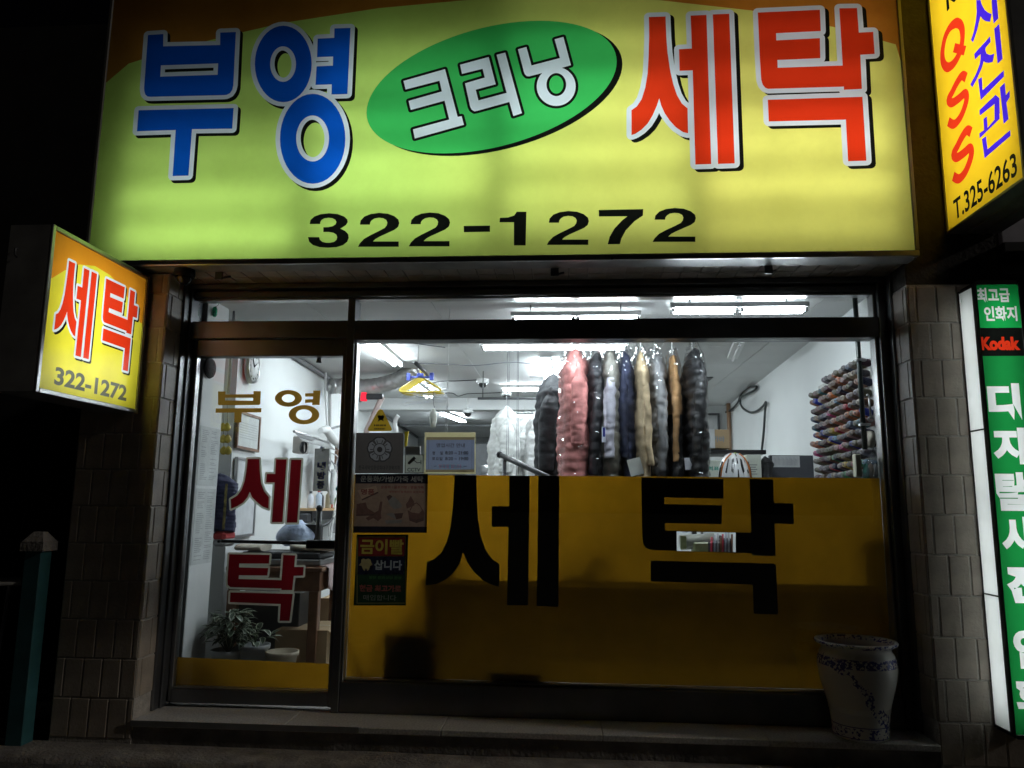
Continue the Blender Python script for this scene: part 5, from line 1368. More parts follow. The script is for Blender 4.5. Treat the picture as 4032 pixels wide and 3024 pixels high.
# steam press with clear hood on the wall
hp = PL(1230, 1745, .2)
pr = thing('pressing_lamp_unit', 'white arm unit with a clear curved hood on the left wall', 'machine', hp)
ring = []
mb = MB(); A0 = PL(1158, 1690, .25); A1 = PL(1295, 1735, .25)
rows = []
for i in range(9):
    f = i/8
    row = []
    for e, base in ((0, A0), (1, A1)):
        row.append(base+Vector((.06*math.sin(f*1.6)+.05*f, 0, -.02-.19*f+.10*f*f)))
    rows.append(row)
mb.add([v for r_ in rows for v in r_], [(2*i, 2*i+1, 2*i+3, 2*i+2) for i in range(8)], 0, True).build('clear_hood', glassmat('clear acrylic', (.82, .85, .88), 1.5, .05, .12), pr)
MB().tube([A0+Vector((0, 0, -.02)), A1+Vector((0, 0, -.02))], .012, 8).build('hood_rail', M_ALU, pr)
c = PL(1180, 1735, .15)
MB().box(c.x-.05, c.x+.05, c.y-.05, c.y+.12, c.z-.12, c.z+.04, .01).build('grey_base', mat('warm grey plastic', (.34, .32, .29), .5), pr)
MB().lathe([(.05, -.02), (.06, 0), (.05, .02)], PL(1195, 1762, .2), 16, axis='x').build('black_wheel', M_BLACKM, pr)
pts = [PL(1262, 1695, .2), PL(1285, 1690, .2), PL(1310, 1728, .25), PL(1342, 1760, .25)]
MB().tube(pts, [.03, .045, .045, .04], 10).build('white_arm', M_WHITEP, pr)
MB().tube([PL(1282, 1420, .06), PL(1282, 1560, .06), PL(1290, 1700, .12), PL(1296, 1760, .2)], .013, 8).build('white_pipe', M_WHITEP, pr)
MB().tube(catmull([PL(1265, 1695, .2), PL(1300, 1688, .2), PL(1340, 1678, .2), PL(1370, 1676, .2)], 5), .012, 8).build('grey_hose', mat('grey hose', (.22, .23, .24), .6), pr)
MB().tube(catmull([PL(1300, 1780, .2), PL(1330, 1800, .2), PL(1322, 1840, .2), PL(1335, 1900, .2), PL(1318, 2060, .2)], 5), .008, 6).build('white_cable', M_WHITEP, pr)
for i, (pts, lab) in enumerate((([(1290,1800),(1302,1830),(1292,1880),(1300,1960)], 'white cable hanging above the bottles'), ([(1328,1960),(1315,2020),(1300,2130)], 'pale hose hanging right of the bottles'))):
    t = thing('hanging_cable', lab, 'cable', PL(*pts[-1], .2))
    MB().tube(catmull([PL(a_, b2, .2) for a_, b2 in pts], 5), .012, 6).build('strand', M_WHITEP, t)
# ironing table, pad, bundle
ty0, ty1 = .58, 1.18; tx0 = -2.49; tx1 = PY(1268, 2250, ty0).x; tz = PY(1000, 2232, ty0).z
tb = thing('work_table', 'brown wooden work table behind the glass door', 'table', ((tx0+tx1)/2, .9, -.02))
MB().box(tx0, tx1, ty0, ty1, tz-.03, tz, .004).build('table_top', M_WOOD, tb)
MB().box(tx0+.02, tx1-.02, ty0+.02, ty0+.045, tz-.17, tz-.031, .003).build('apron', M_WOOD, tb)
MB().box(tx1-.045, tx1-.02, ty0+.05, ty1-.02, tz-.17, tz-.031, .003).build('apron', M_WOOD, tb)
for x_, y_ in ((tx0+.05, ty0+.05), (tx1-.06, ty0+.05), (tx0+.05, ty1-.05), (tx1-.06, ty1-.05)):
    MB().box(x_-.035, x_+.035, y_-.035, y_+.035, -.02, tz-.171, .004).build('leg', M_WOOD, tb)
cl = thing('pink_cloth', 'pale pink cloth draped over the right end of the work table', 'cloth', (tx1, .9, tz))
mb = MB(); rows = []
for i in range(13):
    f = i/12; row = []
    for j in range(13):
        g = j/12; y_ = ty0+.10+g*(ty1-ty0-.05)
        if f < .55: x_ = tx1-.30+f/.55*.32; z = tz+.006
        else: x_ = tx1+.02+.012*math.sin(g*9)*(f-.5); z = tz+.004-(f-.55)/.45*(.16+.05*math.sin(g*3))
        row.append(Vector((x_, y_, z)))
    rows.append(row)
mb.add([v for r_ in rows for v in r_], [(13*i+j, 13*i+j+1, 13*i+j+14, 13*i+j+13) for i in range(12) for j in range(12)], 0, True)
ob = mb.build('cloth_sheet', mat('pale pink cotton', (.58, .46, .45), .9, 0, .08, 30, bump=.2), cl)
so_ = ob.modifiers.new('thickness', 'SOLIDIFY'); so_.thickness = .003
ip = thing('ironing_press', 'dark ironing press with a cream pad on the work table', 'press', (-2.1, .9, tz))
MB().box(tx0+.01, tx1-.04, .66, 1.10, tz+.008, tz+.05, .006).build('base', mat('grey metal base', (.24, .25, .25), .5, .3), ip)
MB().box(tx0+.06, tx1-.06, .70, 1.06, tz+.051, tz+.10, .01).build('body', M_DKGREY, ip)
mb = MB(); out = []
xa, xb = PY(1140, 2180, .85).x, tx1+.06
for i in range(15):
    f = i/14; x_ = xa+(xb-xa)*f; rr = .16*min(1, (.15+f*2.2))
    out.append([Vector((x_, .87+rr*math.cos(2*math.pi*k/18), tz+.128+.026*math.sin(2*math.pi*k/18))) for k in range(18)])
mb.loft(out).build('pad', M_CREAM, ip)
mb = MB(); out = []
for i in range(9):
    f = i/8; x_ = tx0+.01+(.20)*f
    out.append([Vector((x_, .80+.12*math.cos(2*math.pi*k/18), tz+.128+.026*math.sin(2*math.pi*k/18))) for k in range(18)])
mb.loft(out).build('sleeve_pad', M_CREAM, ip)
c = PY(1258, 2002, .85)
MB().tube([(c.x, .85, tz+.10), (c.x, .85, c.z-.02)], .020, 10).build('lever', M_BLACKM, ip)
MB().lathe([(.001, -.028), (.02, -.02), (.028, 0), (.02, .02), (.001, .028)], (c.x, .85, c.z), 14).build('ball_knob', M_BLACKM, ip)
c = PY(1215, 2065, 1.02)
MB().hexa([(c.x-.14, 1.0, c.z-.05), (c.x+.1, 1.0, c.z-.16), (c.x+.1, 1.08, c.z-.16), (c.x-.14, 1.08, c.z-.05), (c.x-.14, 1.0, c.z), (c.x+.1, 1.0, c.z+.0), (c.x+.1, 1.08, c.z+.0), (c.x-.14, 1.08, c.z)]).build('press_head', M_BLACKM, ip)
c = PY(1160, 2150, 1.0)
bn = thing('blue_bundle', 'pale blue plastic bundle of laundry on the press', 'bundle', (c.x, 1.0, tz+.16))
out = []
for i in range(13):
    f = i/12; rr = .16*math.sin(math.pi*min(.97, .08+.92*f))**.55*(1-.35*f)
    ring = []
    for k in range(26):
        a = 2*math.pi*k/26; v = Vector((c.x+rr*1.15*math.cos(a), 1.02+rr*.8*math.sin(a), tz+.13+.20*f))
        v += Vector((1, 1, .4))*(mnoise.noise(v*13)*.02+mnoise.noise(v*28)*.012); ring.append(v)
    out.append(ring)
MB().loft(out).build('plastic_wrap', mat('pale blue polythene', (.42, .52, .72), .3, 0, .35, 14, bump=.5, bscale=40), bn)
# plants behind the door
def leaf(mb_, p, d, L, w):
    d = d.normalized(); s_ = d.cross(Vector((0, 0, 1))).normalized()*w; upv = s_.cross(d).normalized()
    c0 = p; c1 = p+d*L*.35+upv*L*.06; c2 = p+d*L*.72+upv*L*.02; c3 = p+d*L-upv*L*.16
    v = [c0, c1-s_, c1-upv*w*.3, c1+s_, c2-s_*.8, c2-upv*w*.25, c2+s_*.8, c3]
    e = [c1-s_*1.35+upv*.001, c1+s_*1.35+upv*.001, c2-s_*1.15+upv*.001, c2+s_*1.15+upv*.001]
    mb_.add(v, [(0, 1, 2), (0, 2, 3), (1, 4, 5, 2), (2, 5, 6, 3), (4, 7, 5), (5, 7, 6)], 0, True)
    k0 = [c0, c1-s_, e[0], c1+s_, e[1], c2-s_*.8, e[2], c2+s_*.8, e[3], c3]
    mb_.add(k0, [(0, 2, 1), (0, 3, 4), (1, 2, 6, 5), (3, 7, 8, 4), (5, 6, 9), (7, 9, 8)], 1, True)
M_LEAF = mat('dull green leaf', (.055, .085, .05), .5, 0, .3, 12); M_LEDGE = mat('pale leaf edge', (.46, .50, .38), .5)
fy = .34
def plant(label, px, pytop, pybase, r, n, seed, potcol, potlab):
    rnd = random.Random(seed)
    b0 = PY(px, pybase, fy); t_ = thing('potted_plant', label, 'plant', (b0.x, fy, -.02))
    zp = PY(px, pybase, fy).z
    MB().lathe([(.001, -.019), (r*.72, -.018), (r*.95, zp-.03), (r*1.06, zp-.028), (r*1.08, zp), (r*.98, zp), (r*.93, zp-.03), (.001, zp-.035)], (b0.x, fy, 0), 28).build('flower_pot', mat(potlab, potcol, .45), t_)
    if n:
        zt = PY(px, pytop, fy).z; mb_ = MB(); st_ = MB()
        for i in range(n):
            a = rnd.uniform(0, 2*math.pi); rr = rnd.uniform(.0, 1)**.5; h = rnd.uniform(.22, 1)
            hw = .135*math.sin(math.pi*min(.95, .25+.6*h))
            p = Vector((b0.x+.01+rr*hw*math.cos(a), fy+rr*hw*.8*math.sin(a), zp+(zt-zp)*h))
            d = Vector((math.cos(a)+rnd.uniform(-.5, .5), math.sin(a)+rnd.uniform(-.5, .5), rnd.uniform(-.5, .6)))
            leaf(mb_, p, d, rnd.uniform(.06, .11), rnd.uniform(.011, .018))
            if i % 7 == 0: st_.tube([(b0.x, fy, zp-.03), (b0.x+(p.x-b0.x)*.5, fy+(p.y-fy)*.5, (zp+p.z)/2), p], [.005, .004, .002], 5)
        tag(mb_.build('leaves', [M_LEAF, M_LEDGE], t_), kind='stuff'); st_.build('stems', mat('green stem', (.06, .09, .04), .6), t_)
    return t_
plant('variegated leafy plant in a white pot behind the door glass', 898, 2405, 2556, .108, 210, 3, (.62, .64, .64), 'white flower pot')
t = plant('grey white pot with a few stems, right of the leafy plant', 1002, 2470, 2536, .10, 16, 5, (.40, .42, .43), 'grey flower pot')
plant('low beige pot, empty, right of the two white pots', 1112, 2570, 2563, .105, 0, 6, (.42, .36, .26), 'beige flower pot')
# cartons beside the table
for i, (x0p, y0p, x1p, y1p, yy, dd, lab) in enumerate(((1085, 2478, 1282, 2640, .62, .45, 'brown cardboard carton on the floor under the table end'), (1262, 2355, 1345, 2470, 1.3, .4, 'brown carton standing further back right of the table leg'))):
    a = PY(x0p, y0p, yy); b = PY(x1p, y1p, yy); zb3 = -.02 if i == 0 else PY(1300, 2470, yy).z
    t = thing('cardboard_box', lab, 'box', ((a.x+b.x)/2, yy, zb3), 'cartons beside the table')
    MB().box(a.x, b.x, yy, yy+dd, -.02, a.z, .003).build('body', M_CARD, t)
    MB().box(a.x+.002, b.x-.002, yy+dd*.48, yy+dd*.52, a.z+.0005, a.z+.0015).build('tape', mat('clear tape', (.55, .45, .3), .3), t)
    MB().hexa([(b.x, yy, a.z-.002), (b.x+.10, yy, a.z-.06), (b.x+.10, yy+dd, a.z-.06), (b.x, yy+dd, a.z-.002), (b.x, yy, a.z+.001), (b.x+.10, yy, a.z-.056), (b.x+.10, yy+dd, a.z-.056), (b.x, yy+dd, a.z+.001)]).build('flap', M_CARD, t)
cb = thing('dark_cabinet', 'dark low cabinet under the work table', 'cabinet', (-2.2, .9, -.02))
MB().box(-2.45, -1.98, .75, 1.15, -.02, tz-.2, .005).build('body', M_DKGREY, cb)

# ---- counter with sewing machine behind the film
ct = thing('sewing_counter', 'long sewing counter behind the yellow window film', 'counter', (.5, .4, -.02))
cz_ = .80
MB().box(-.93, 1.98, .014, .60, cz_-.035, cz_, .004).build('top', mat('grey counter top', (.34, .34, .32), .5), ct)
MB().box(-.92, 1.97, .54, .58, .50, cz_-.036).build('back_board', M_WOOD, ct)  # added board, blocks room light to darken the lower window film
MB().box(-.92, -.88, .06, .535, -.02, cz_-.036).build('side_board', M_WOOD, ct)
MB().box(1.93, 1.97, .06, .535, -.02, cz_-.036).build('side_board', M_WOOD, ct)
sm = thing('sewing_machine', 'green industrial sewing machine seen through the clear letter slot', 'sewing machine', (PY(2740, 2150, .40).x, .40, cz_))
M_SM = mat('worn green enamel', (.30, .33, .17), .4, 0, .2, 25); c = PY(2765, 2150, .40)
MB().box(c.x-.12, c.x+.17, .30, .48, cz_+.001, cz_+.04, .008).build('bed', M_SM, sm)
MB().box(c.x-.07, c.x+.075, .33, .45, cz_+.041, PY(2765, 2132, .40).z, .012).build('pillar', M_SM, sm)
z_ = PY(2765, 2126, .40).z
MB().tube([(c.x-.15, .39, z_-.02), (c.x+.08, .39, z_-.0)], .05, 12).build('arm', mat('grey enamel', (.34, .35, .30), .35), sm)
MB().tube([(c.x-.0, .39, z_+.0), (c.x-.0, .39, z_+.12)], .010, 8).build('spool_pin', M_ALU, sm)
MB().box(c.x-.155, c.x-.115, .34, .36, z_-.06, z_+.03, .003).build('thread_guide', M_SM, sm)
MB().lathe([(.06, -.015), (.065, 0), (.06, .015)], (c.x+.12, .39, z_-.03), 18, axis='x').build('hand_wheel', M_BLACKM, sm)
for i, (px, py, w_, h_, c_, lab) in enumerate(((2815, 2155, .10, .24, (.025, .025, .03), 'dark tool holder right of the sewing machine'), (2855, 2150, .09, .26, (.035, .03, .035), 'dark bag of tools at the end of the letter slot'))):
    p = PY(px, py, .36)
    t = thing('tool_holder', lab, 'holder', (p.x, .36, cz_))
    MB().box(p.x-w_/2, p.x+w_/2, .32, .42, cz_+.001, cz_+h_, .01).build('body', mat('holder %d' % i, c_, .5, bump=.3), t)
    for j in range(4):
        q_ = (p.x-w_/2+.015+j*.02, .315-.002*j, cz_+h_*.45)
        MB().tube([q_, (q_[0]+.006, q_[1]-.01, cz_+h_+.03+.012*((j*7) % 3))], .007, 6).build('tool', mat('tool %d' % j, ((.55, .05, .08), (.4, .42, .5), (.5, .5, .52), (.16, .06, .03))[j], .4), t)
for i, (px, py, w_, h_, c_, lab) in enumerate(((1760, 2290, .16, .16, (.10, .09, .08), 'dark box on the counter by the left film letter'), (2260, 2250, .22, .10, (.2, .18, .15), 'low cloth pile on the counter mid window'), (2330, 2230, .10, .20, (.12, .1, .1), 'spool stand on the counter mid window'), (3420, 2200, .18, .30, (.1, .1, .1), 'dark box at the right end of the counter'))):
    p = PY(px, py, .10)
    t = thing('counter_item', lab, 'box', (p.x, .12, cz_)); MB().box(p.x-w_/2, p.x+w_/2, .06, .22, cz_+.001, cz_+h_, .01).build('body', mat('item %d' % i, c_, .7), t)
for i, (x0p, x1p, y0p, lab) in enumerate(((1520, 1735, 2455, 'tall carton standing behind the film left of the counter'), (1930, 2140, 2630, 'low carton on the floor behind the film'))):
    a = PY(x0p, y0p, .09); b = PY(x1p, y0p, .09)
    t = thing('cardboard_box', lab, 'box', ((a.x+b.x)/2, .2, -.02)); MB().box(a.x, b.x, .05, .30, -.02, a.z, .004).build('body', M_CARD, t)
t = thing('broom', 'thin broom leaning behind the film beside the door', 'broom', PY(1480, 2650, .1))
a = PY(1365, 2450, .07); b = PY(1440, 2640, .07)
MB().tube([a+(a-b)*.3, b], .013, 8).build('handle', M_WOOD, t)
MB().hexa([(b.x-.10, .05, -.018), (b.x+.12, .05, -.018), (b.x+.12, .11, -.018), (b.x-.10, .11, -.018), (b.x-.03, .06, b.z), (b.x+.03, .06, b.z), (b.x+.03, .10, b.z), (b.x-.03, .10, b.z)]).build('head', M_DKGREY, t)

# ---- right side: shelf, cartons, helmet, cable, spools
hy2 = 1.25
def box_px(name, label, cat, r_, yy, dd, m, parts=True):
    a = PY(r_[0], r_[1], yy); b = PY(r_[2], r_[3], yy)
    t_ = thing(name, label, cat, ((a.x+b.x)/2, yy, b.z))
    MB().box(a.x, b.x, yy, yy+dd, b.z, a.z, .004).build('body', m, t_)
    return t_, a, b
sh = thing('storage_shelf', 'dark shelf board on posts right of the coats', 'shelf', PY(2900, 1785, 1.9))
a = PY(2740, 1770, 1.9); b = PY(3018, 1788, 1.9)
MB().box(a.x, b.x, 1.9, 2.35, b.z, a.z, .004).build('board', M_BLACKM, sh)
for x_ in (a.x+.03, b.x-.04): MB().box(x_-.02, x_+.02, 2.28, 2.33, -.02, b.z-.001).build('post', M_BLACKM, sh)
MB().box(a.x, b.x, 2.30, 2.34, 1.30, b.z-.05).build('back_board', mat('dull back board', (.16, .16, .15), .6), sh)
t, a, b = box_px('cardboard_box', 'brown carton with blue handwriting on the dark shelf', 'box', (2740, 1691, 2873, 1766), 1.95, .32, M_CARD)
text_on('handwriting', '상의카바', rectpx(2759, 1716, 2854, 1741, 1.9485), on_y(1.9485), mat('faded blue ink', (.16, .24, .34), .8), t, .01)
q_ = rectpx(2787, 1690, 2816, 1765, 1.9475)
MB().box(q_[0], q_[1], 1.946, 1.9475, q_[2], q_[3]).build('tape', mat('white tape', (.62, .63, .64), .5), t)
t, a, b = box_px('paper_box', 'pale box with green lettering left of the helmet', 'box', (2772, 1812, 2850, 1890), 1.5, .3, mat('pale box card', (.60, .64, .56), .7))
text_on('lettering', '럭표', rectpx(2787, 1836, 2832, 1853, 1.4985), on_y(1.4985), mat('green ink', (.05, .28, .22), .7), t, .03)
t, a, b = box_px('paper_box', 'pale box with handwritten notes right of the helmet', 'box', (2938, 1790, 3000, 1890), 1.5, .3, mat('pale box card', (.60, .64, .56), .7))
ln = []
for i in range(5):
    r_ = rectpx(2950, 1829+i*9, 2982-(i % 2)*6, 1832+i*9, 1.4985); ln.append([(r_[0], r_[2]), (r_[1], r_[2]), (r_[1], r_[3]), (r_[0], r_[3])])
flat('ink_notes', ln, on_y(1.4985), M_INK, t)
t, a, b = box_px('grey_bin', 'dark grey board with a printed sheet, left of the spools', 'panel', (3030, 1792, 3215, 1895), 1.75, .05, mat('slate grey panel', (.045, .048, .058), .6))
r_ = rectpx(3040, 1795, 3150, 1840, 1.7485)
MB().box(r_[0], r_[1], 1.7465, 1.7485, r_[2], r_[3]).build('printed_sheet', mat('grey sheet', (.46, .47, .48), .7), t)
ln = []
for i in range(18):
    u = r_[0]+.014+i*(r_[1]-r_[0]-.03)/18; ln.append([(u, r_[2]+.015), (u+.004, r_[2]+.015), (u+.004, r_[3]-.012-.01*(i % 3)), (u, r_[3]-.012-.01*(i % 3))])
flat('print_lines', ln, on_y(1.746), mat('grey print', (.3, .31, .32), .7), t)
garment('dark_cloth', 'dark cloth hanging right of the noted box', PY(3018, 1850, 1.6).x, 1.6, .09, .1, PY(3018, 1800, 1.6).z, 1.40, (.02, .02, .022), None, .5, False, .003, False, 55, None, 'cloth', False)
# helmet
hc = PY(2890, 1850, 1.2)
hm = thing('cycle_helmet', 'white bicycle helmet with black vents and orange edge behind the glass', 'helmet', (hc.x, 1.2, hc.z-.075))
out = []; hw, hh, hd = .122, .21, .15
for i in range(15):
    f = i/14; a = f*math.pi/2; ring = []
    for k in range(40):
        b = 2*math.pi*k/40
        x_ = hw*math.cos(a)**.75*math.cos(b); y_ = hd*math.cos(a)**.75*math.sin(b); z = hh*math.sin(a)
        rid = .006*math.cos(b*7)*math.cos(a)
        ring.append(Vector((hc.x+x_*(1+rid*4), 1.2+y_*(1+rid*4), hc.z-.075+z)))
    out.append(ring)
MB().loft(out).build('shell', mat('white glossy shell', (.80, .81, .82), .2, 0, .03, coat=.5), hm)
def on_helmet(u, v):      # u in -1..1 across, v 0..1 up; front (towards -y)
    a = v*math.pi/2; x_ = hw*math.cos(a)**.75*u; yy = -hd*math.cos(a)**.75*math.sqrt(max(0, 1-u*u))
    return Vector((hc.x+x_*1.02, 1.2+yy*1.03-.004, hc.z-.075+hh*math.sin(a)*1.01))
M_VENT = mat('black vent', (.008, .008, .01), .4)
for pts in ([(-.42, .18), (-.30, .12), (-.22, .35), (-.26, .55), (-.40, .5)], [(.42, .18), (.30, .12), (.22, .35), (.26, .55), (.40, .5)], [(-.06, .0), (.06, .0), (.03, .22), (-.03, .22)], [(-.06, .62), (.06, .62), (.05, .8), (-.05, .8)], [(-.05, .38), (0, .36), (.05, .38), (.04, .56), (-.04, .56)], [(-.75, .15), (-.66, .12), (-.6, .5), (-.68, .55)], [(.75, .15), (.66, .12), (.6, .5), (.68, .55)]):
    MB().add([on_helmet(*p) for p in pts], [list(range(len(pts)))]).build('vent', M_VENT, hm)
for sgn in (-1, 1):
    MB().tube([on_helmet(sgn*u, v) for u, v in ((.93, .05), (.9, .3), (.8, .55), (.55, .78))], .007, 6).build('orange_trim', mat('orange trim', (.55, .17, .03), .4), hm)
    MB().tube([on_helmet(sgn*u, v) for u, v in ((.98, .02), (.97, .25), (.93, .45))], .01, 6).build('black_trim', M_VENT, hm)
MB().add([on_helmet(u, v) for u, v in ((-.22, .80), (.22, .80), (.15, .87), (-.15, .87))], [(0, 1, 2, 3)]).build('lime_band', mat('lime', (.5, .7, .05), .4), hm)
# cable on right wall, brown pipe, vent, hatch
cbx = thing('black_cable', 'black cable looping down the right wall', 'cable', PR(3000, 1770, -.03))
pts = [(2720,1600),(2760,1612),(2800,1622),(2850,1624),(2880,1612),(2905,1585),(2915,1560),(2940,1530),(2978,1521),(2972,1535),(2945,1550),(2918,1565),(2916,1590),(2930,1612),(2955,1624),(2980,1618),(3005,1598),(3016,1583),(3012,1620),(3008,1690),(3000,1770)]
MB().tube(catmull([PR(x_, y_, -.035) for x_, y_ in pts], 4), .013, 8).build('strand', mat('black rubber', (.03, .035, .035), .5), cbx)
a = PR(2868, 1600, -.04); b = PR(2872, 1790, -.04)
t = thing('brown_pipe', 'brown vertical pipe in the corner behind the carton', 'pipe', b)
MB().tube([(a.x, a.y, CZ), (a.x, a.y, b.z-.2)], .028, 10).build('tube', mat('brown plastic pipe', (.28, .17, .10), .5), t)
t = thing('ceiling_vent', 'dark square vent in the ceiling right of the coats', 'vent', (*at(2772, 1490, CZ), CZ-.01))
c = at(2772, 1490, CZ)
MB().box(c[0]-.12, c[0]+.08, c[1]-.12, c[1]+.12, CZ-.012, CZ-.001, .002).build('grille', M_DKGREY, t)
t = thing('wall_duct', 'grey square duct outline on the partition behind the carton', 'duct', PY(2790, 1690, 5.9))
r_ = rectpx(2735, 1630, 2830, 1690, 5.98)
MB().box(r_[0], r_[1], 5.9, 5.998, r_[2]-.1, r_[3], .01).build('body', mat('grey duct metal', (.42, .43, .43), .5), t)
for a_ in ((r_[0], r_[1], r_[3]-.03, r_[3]), (r_[1]-.03, r_[1], r_[2]-.1, r_[3]-.031)): MB().box(a_[0], a_[1], 5.88, 5.899, a_[2], a_[3]).build('dark_trim', M_DKGREY, t)
# spools
SPX = lambda y: rwx(y)-.012
rk = thing('spool_rack', 'grey pegboard on the right wall carrying the thread spools', 'rack', (rwx(.7), .7, 1.3))
def rbox(ya, yb, w0, w1, za, zb2):
    return MB().hexa([Vector((rwx(y)-w_, y, z)) for z in (za, zb2) for y, w_ in ((ya, w1), (yb, w1), (yb, w0), (ya, w0))])
rbox(.16, 1.44, .002, .012, 1.20, 2.27).build('board', mat('pale pegboard', (.52, .52, .50), .7), rk)
names = {'grey': (.30, .27, .27), 'taupe': (.24, .19, .17), 'dark grey': (.08, .075, .085), 'olive': (.19, .18, .12), 'dusty rose': (.40, .22, .21), 'lilac grey': (.34, .30, .36), 'brown': (.20, .11, .07), 'plum': (.10, .04, .07), 'slate blue': (.14, .20, .32), 'royal blue': (.04, .07, .50), 'pink': (.75, .08, .32), 'orange': (.60, .17, .05), 'green': (.05, .30, .13), 'yellow': (.62, .42, .07), 'teal': (.05, .20, .24), 'salmon': (.60, .32, .22), 'navy': (.03, .035, .09), 'sky blue': (.18, .38, .55), 'red': (.45, .03, .06), 'beige': (.46, .38, .28)}
common = ['grey', 'taupe', 'dark grey', 'olive', 'dusty rose', 'lilac grey', 'brown', 'brown', 'beige', 'taupe', 'plum', 'salmon', 'navy', 'olive', 'dark grey']
bright = ['slate blue', 'royal blue', 'pink', 'orange', 'green', 'yellow', 'teal', 'salmon', 'sky blue', 'red']
M_CORE = mat('grey spool end', (.20, .18, .18), .6)
SPM = {}
def spool_mesh(nm):
    if nm in SPM: return SPM[nm]
    mb_ = MB()
    mb_.lathe([(.001, -.118), (.006, -.118), (.0065, -.112)], (0, 0, 0), 12, 1, 'x')
    mb_.lathe([(.0065, -.112), (.017, -.110), (.0205, -.104)], (0, 0, 0), 12, 2, 'x')
    mb_.lathe([(.0205, -.104), (.0235, -.075), (.0265, -.03), (.027, -.014), (.020, -.008)], (0, 0, 0), 12, 0, 'x')
    mb_.lathe([(.020, -.008), (.021, .0), (.001, .0)], (0, 0, 0), 12, 1, 'x')
    me = bpy.data.meshes.new('thread_spool'); me.from_pydata(mb_.v, [], mb_.f)
    c = [q*.85 for q in names[nm]]
    for m_ in (mat('thread '+nm, c, .8, 0, .15, 60, bump=.3, bscale=200), M_CORE, mat('thread end '+nm, [min(1, q*.5+.10) for q in c], .8, 0, .1, 60)): me.materials.append(m_)
    for p, i in zip(me.polygons, mb_.mi): p.material_index = i; p.use_smooth = True
    SPM[nm] = me; return me
ordn = ['first', 'second', 'third', 'fourth', 'fifth', 'sixth', 'seventh', 'eighth', 'ninth', 'tenth', 'eleventh', 'twelfth', 'thirteenth', 'fourteenth', 'fifteenth']
rs = random.Random(12)
NR, NC = 12, 15
for r_i in range(NR):
    for c_i in range(NC):
        nm = rs.choice(bright) if rs.random() < .2 else rs.choice(common)
        if r_i == 0 and c_i > 10: continue
        y_ = .20+c_i*.082+rs.uniform(-.004, .004)+(.03 if r_i % 2 else 0); z_ = 2.235-r_i*.0675+rs.uniform(-.003, .003)
        o = bpy.data.objects.new('thread_spool', spool_mesh(nm)); COL.objects.link(o)
        o.location = (rwx(y_)-.0125, y_, z_)
        o.rotation_euler = (0, rs.uniform(.10, .18), rs.uniform(.36, .52))
        s_ = rs.uniform(.92, 1.04); o.scale = (s_*rs.uniform(.92, 1.08), s_, s_)
        tag(o, '%s thread spool, %s row from the top, %s from the window' % (nm, ordn[r_i], ordn[c_i]), 'thread spool', 'thread spools on the wall rack')
# black pole, wrench, tape roll, bag by the right jamb
px0 = PY(3385, 1500, .12)
t = thing('black_pole', 'black vertical pole with clamps inside the right end of the window', 'pole', (px0.x, .12, 1.6))
a = PY(3377, 1345, .12); b = PY(3394, 1770, .12)
MB().tube([(a.x, .12, CZ-.02), (a.x+.003, .12, b.z)], .016, 12).build('tube', mat('dark green black pole', (.015, .025, .022), .35), t)
for py in (1418, 1672):
    c = PY(3388, py, .12); MB().box(a.x-.022, a.x+.045, .10, .14, c.z-.008, c.z+.008, .002).build('clamp', M_ALU, t)
c = PY(3425, 1600, .09)
t = thing('wrench', 'steel wrench hanging beside the black pole', 'wrench', c)
a = PY(3421, 1558, .09); b = PY(3429, 1650, .09)
MB().tube([a, b], [.006, .008], 8).build('handle', M_ALU, t)
MB().lathe([(.012, -.006), (.02, -.006), (.02, .006), (.012, .006)], (b.x, .09, b.z), 14, axis='y').build('ring_end', M_ALU, t)
MB().tube(catmull([a, a+Vector((-.008, 0, .01)), a+Vector((-.012, 0, -.004))], 3), .005, 6).build('hook_end', M_ALU, t)
c = PY(3422, 1730, .13)
t = thing('tape_roll', 'cream tape roll on the wall right of the black pole', 'tape', c)
MB().lathe([(.026, -.02), (.055, -.02), (.058, 0), (.055, .02), (.026, .02), (.024, 0), (.026, -.02)], c, 26, axis='x').build('ring', M_CREAM, t)
t, a, b = box_px('card_holder', 'small cream card box at the foot of the black pole', 'box', (3366, 1788, 3396, 1878), .10, .05, mat('cream card', (.55, .54, .42), .7))
c = PY(3430, 1830, .10)
t = thing('plastic_bag', 'crumpled clear bag with coloured contents in the right window corner', 'bag', (c.x, .10, PY(3430, 1885, .10).z))
out = []
for i in range(12):
    f = i/11; ring = []
    for k in range(22):
        a_ = 2*math.pi*k/22; rr = .012+.055*f
        v = Vector((c.x+.035*(1-f)+rr*math.cos(a_), .11+rr*.7*math.sin(a_), PY(3430, 1760, .10).z-.20*f)); v += Vector((1, .6, .3))*(mnoise.noise(v*22)*.014); ring.append(v)
    out.append(ring)
MB().loft(out).build('bag_skin', M_POLY, t)
for i, (dx, c_) in enumerate(((-.03, (.10, .40, .33)), (.0, (.60, .42, .28)), (.03, (.45, .44, .42)))):
    MB().lathe([(.001, 0), (.02, .0), (.022, .05), (.012, .09), (.001, .1)], (c.x+dx, .11, PY(3430, 1885, .10).z), 10).build('skein', mat('skein %d' % i, c_, .8), t)

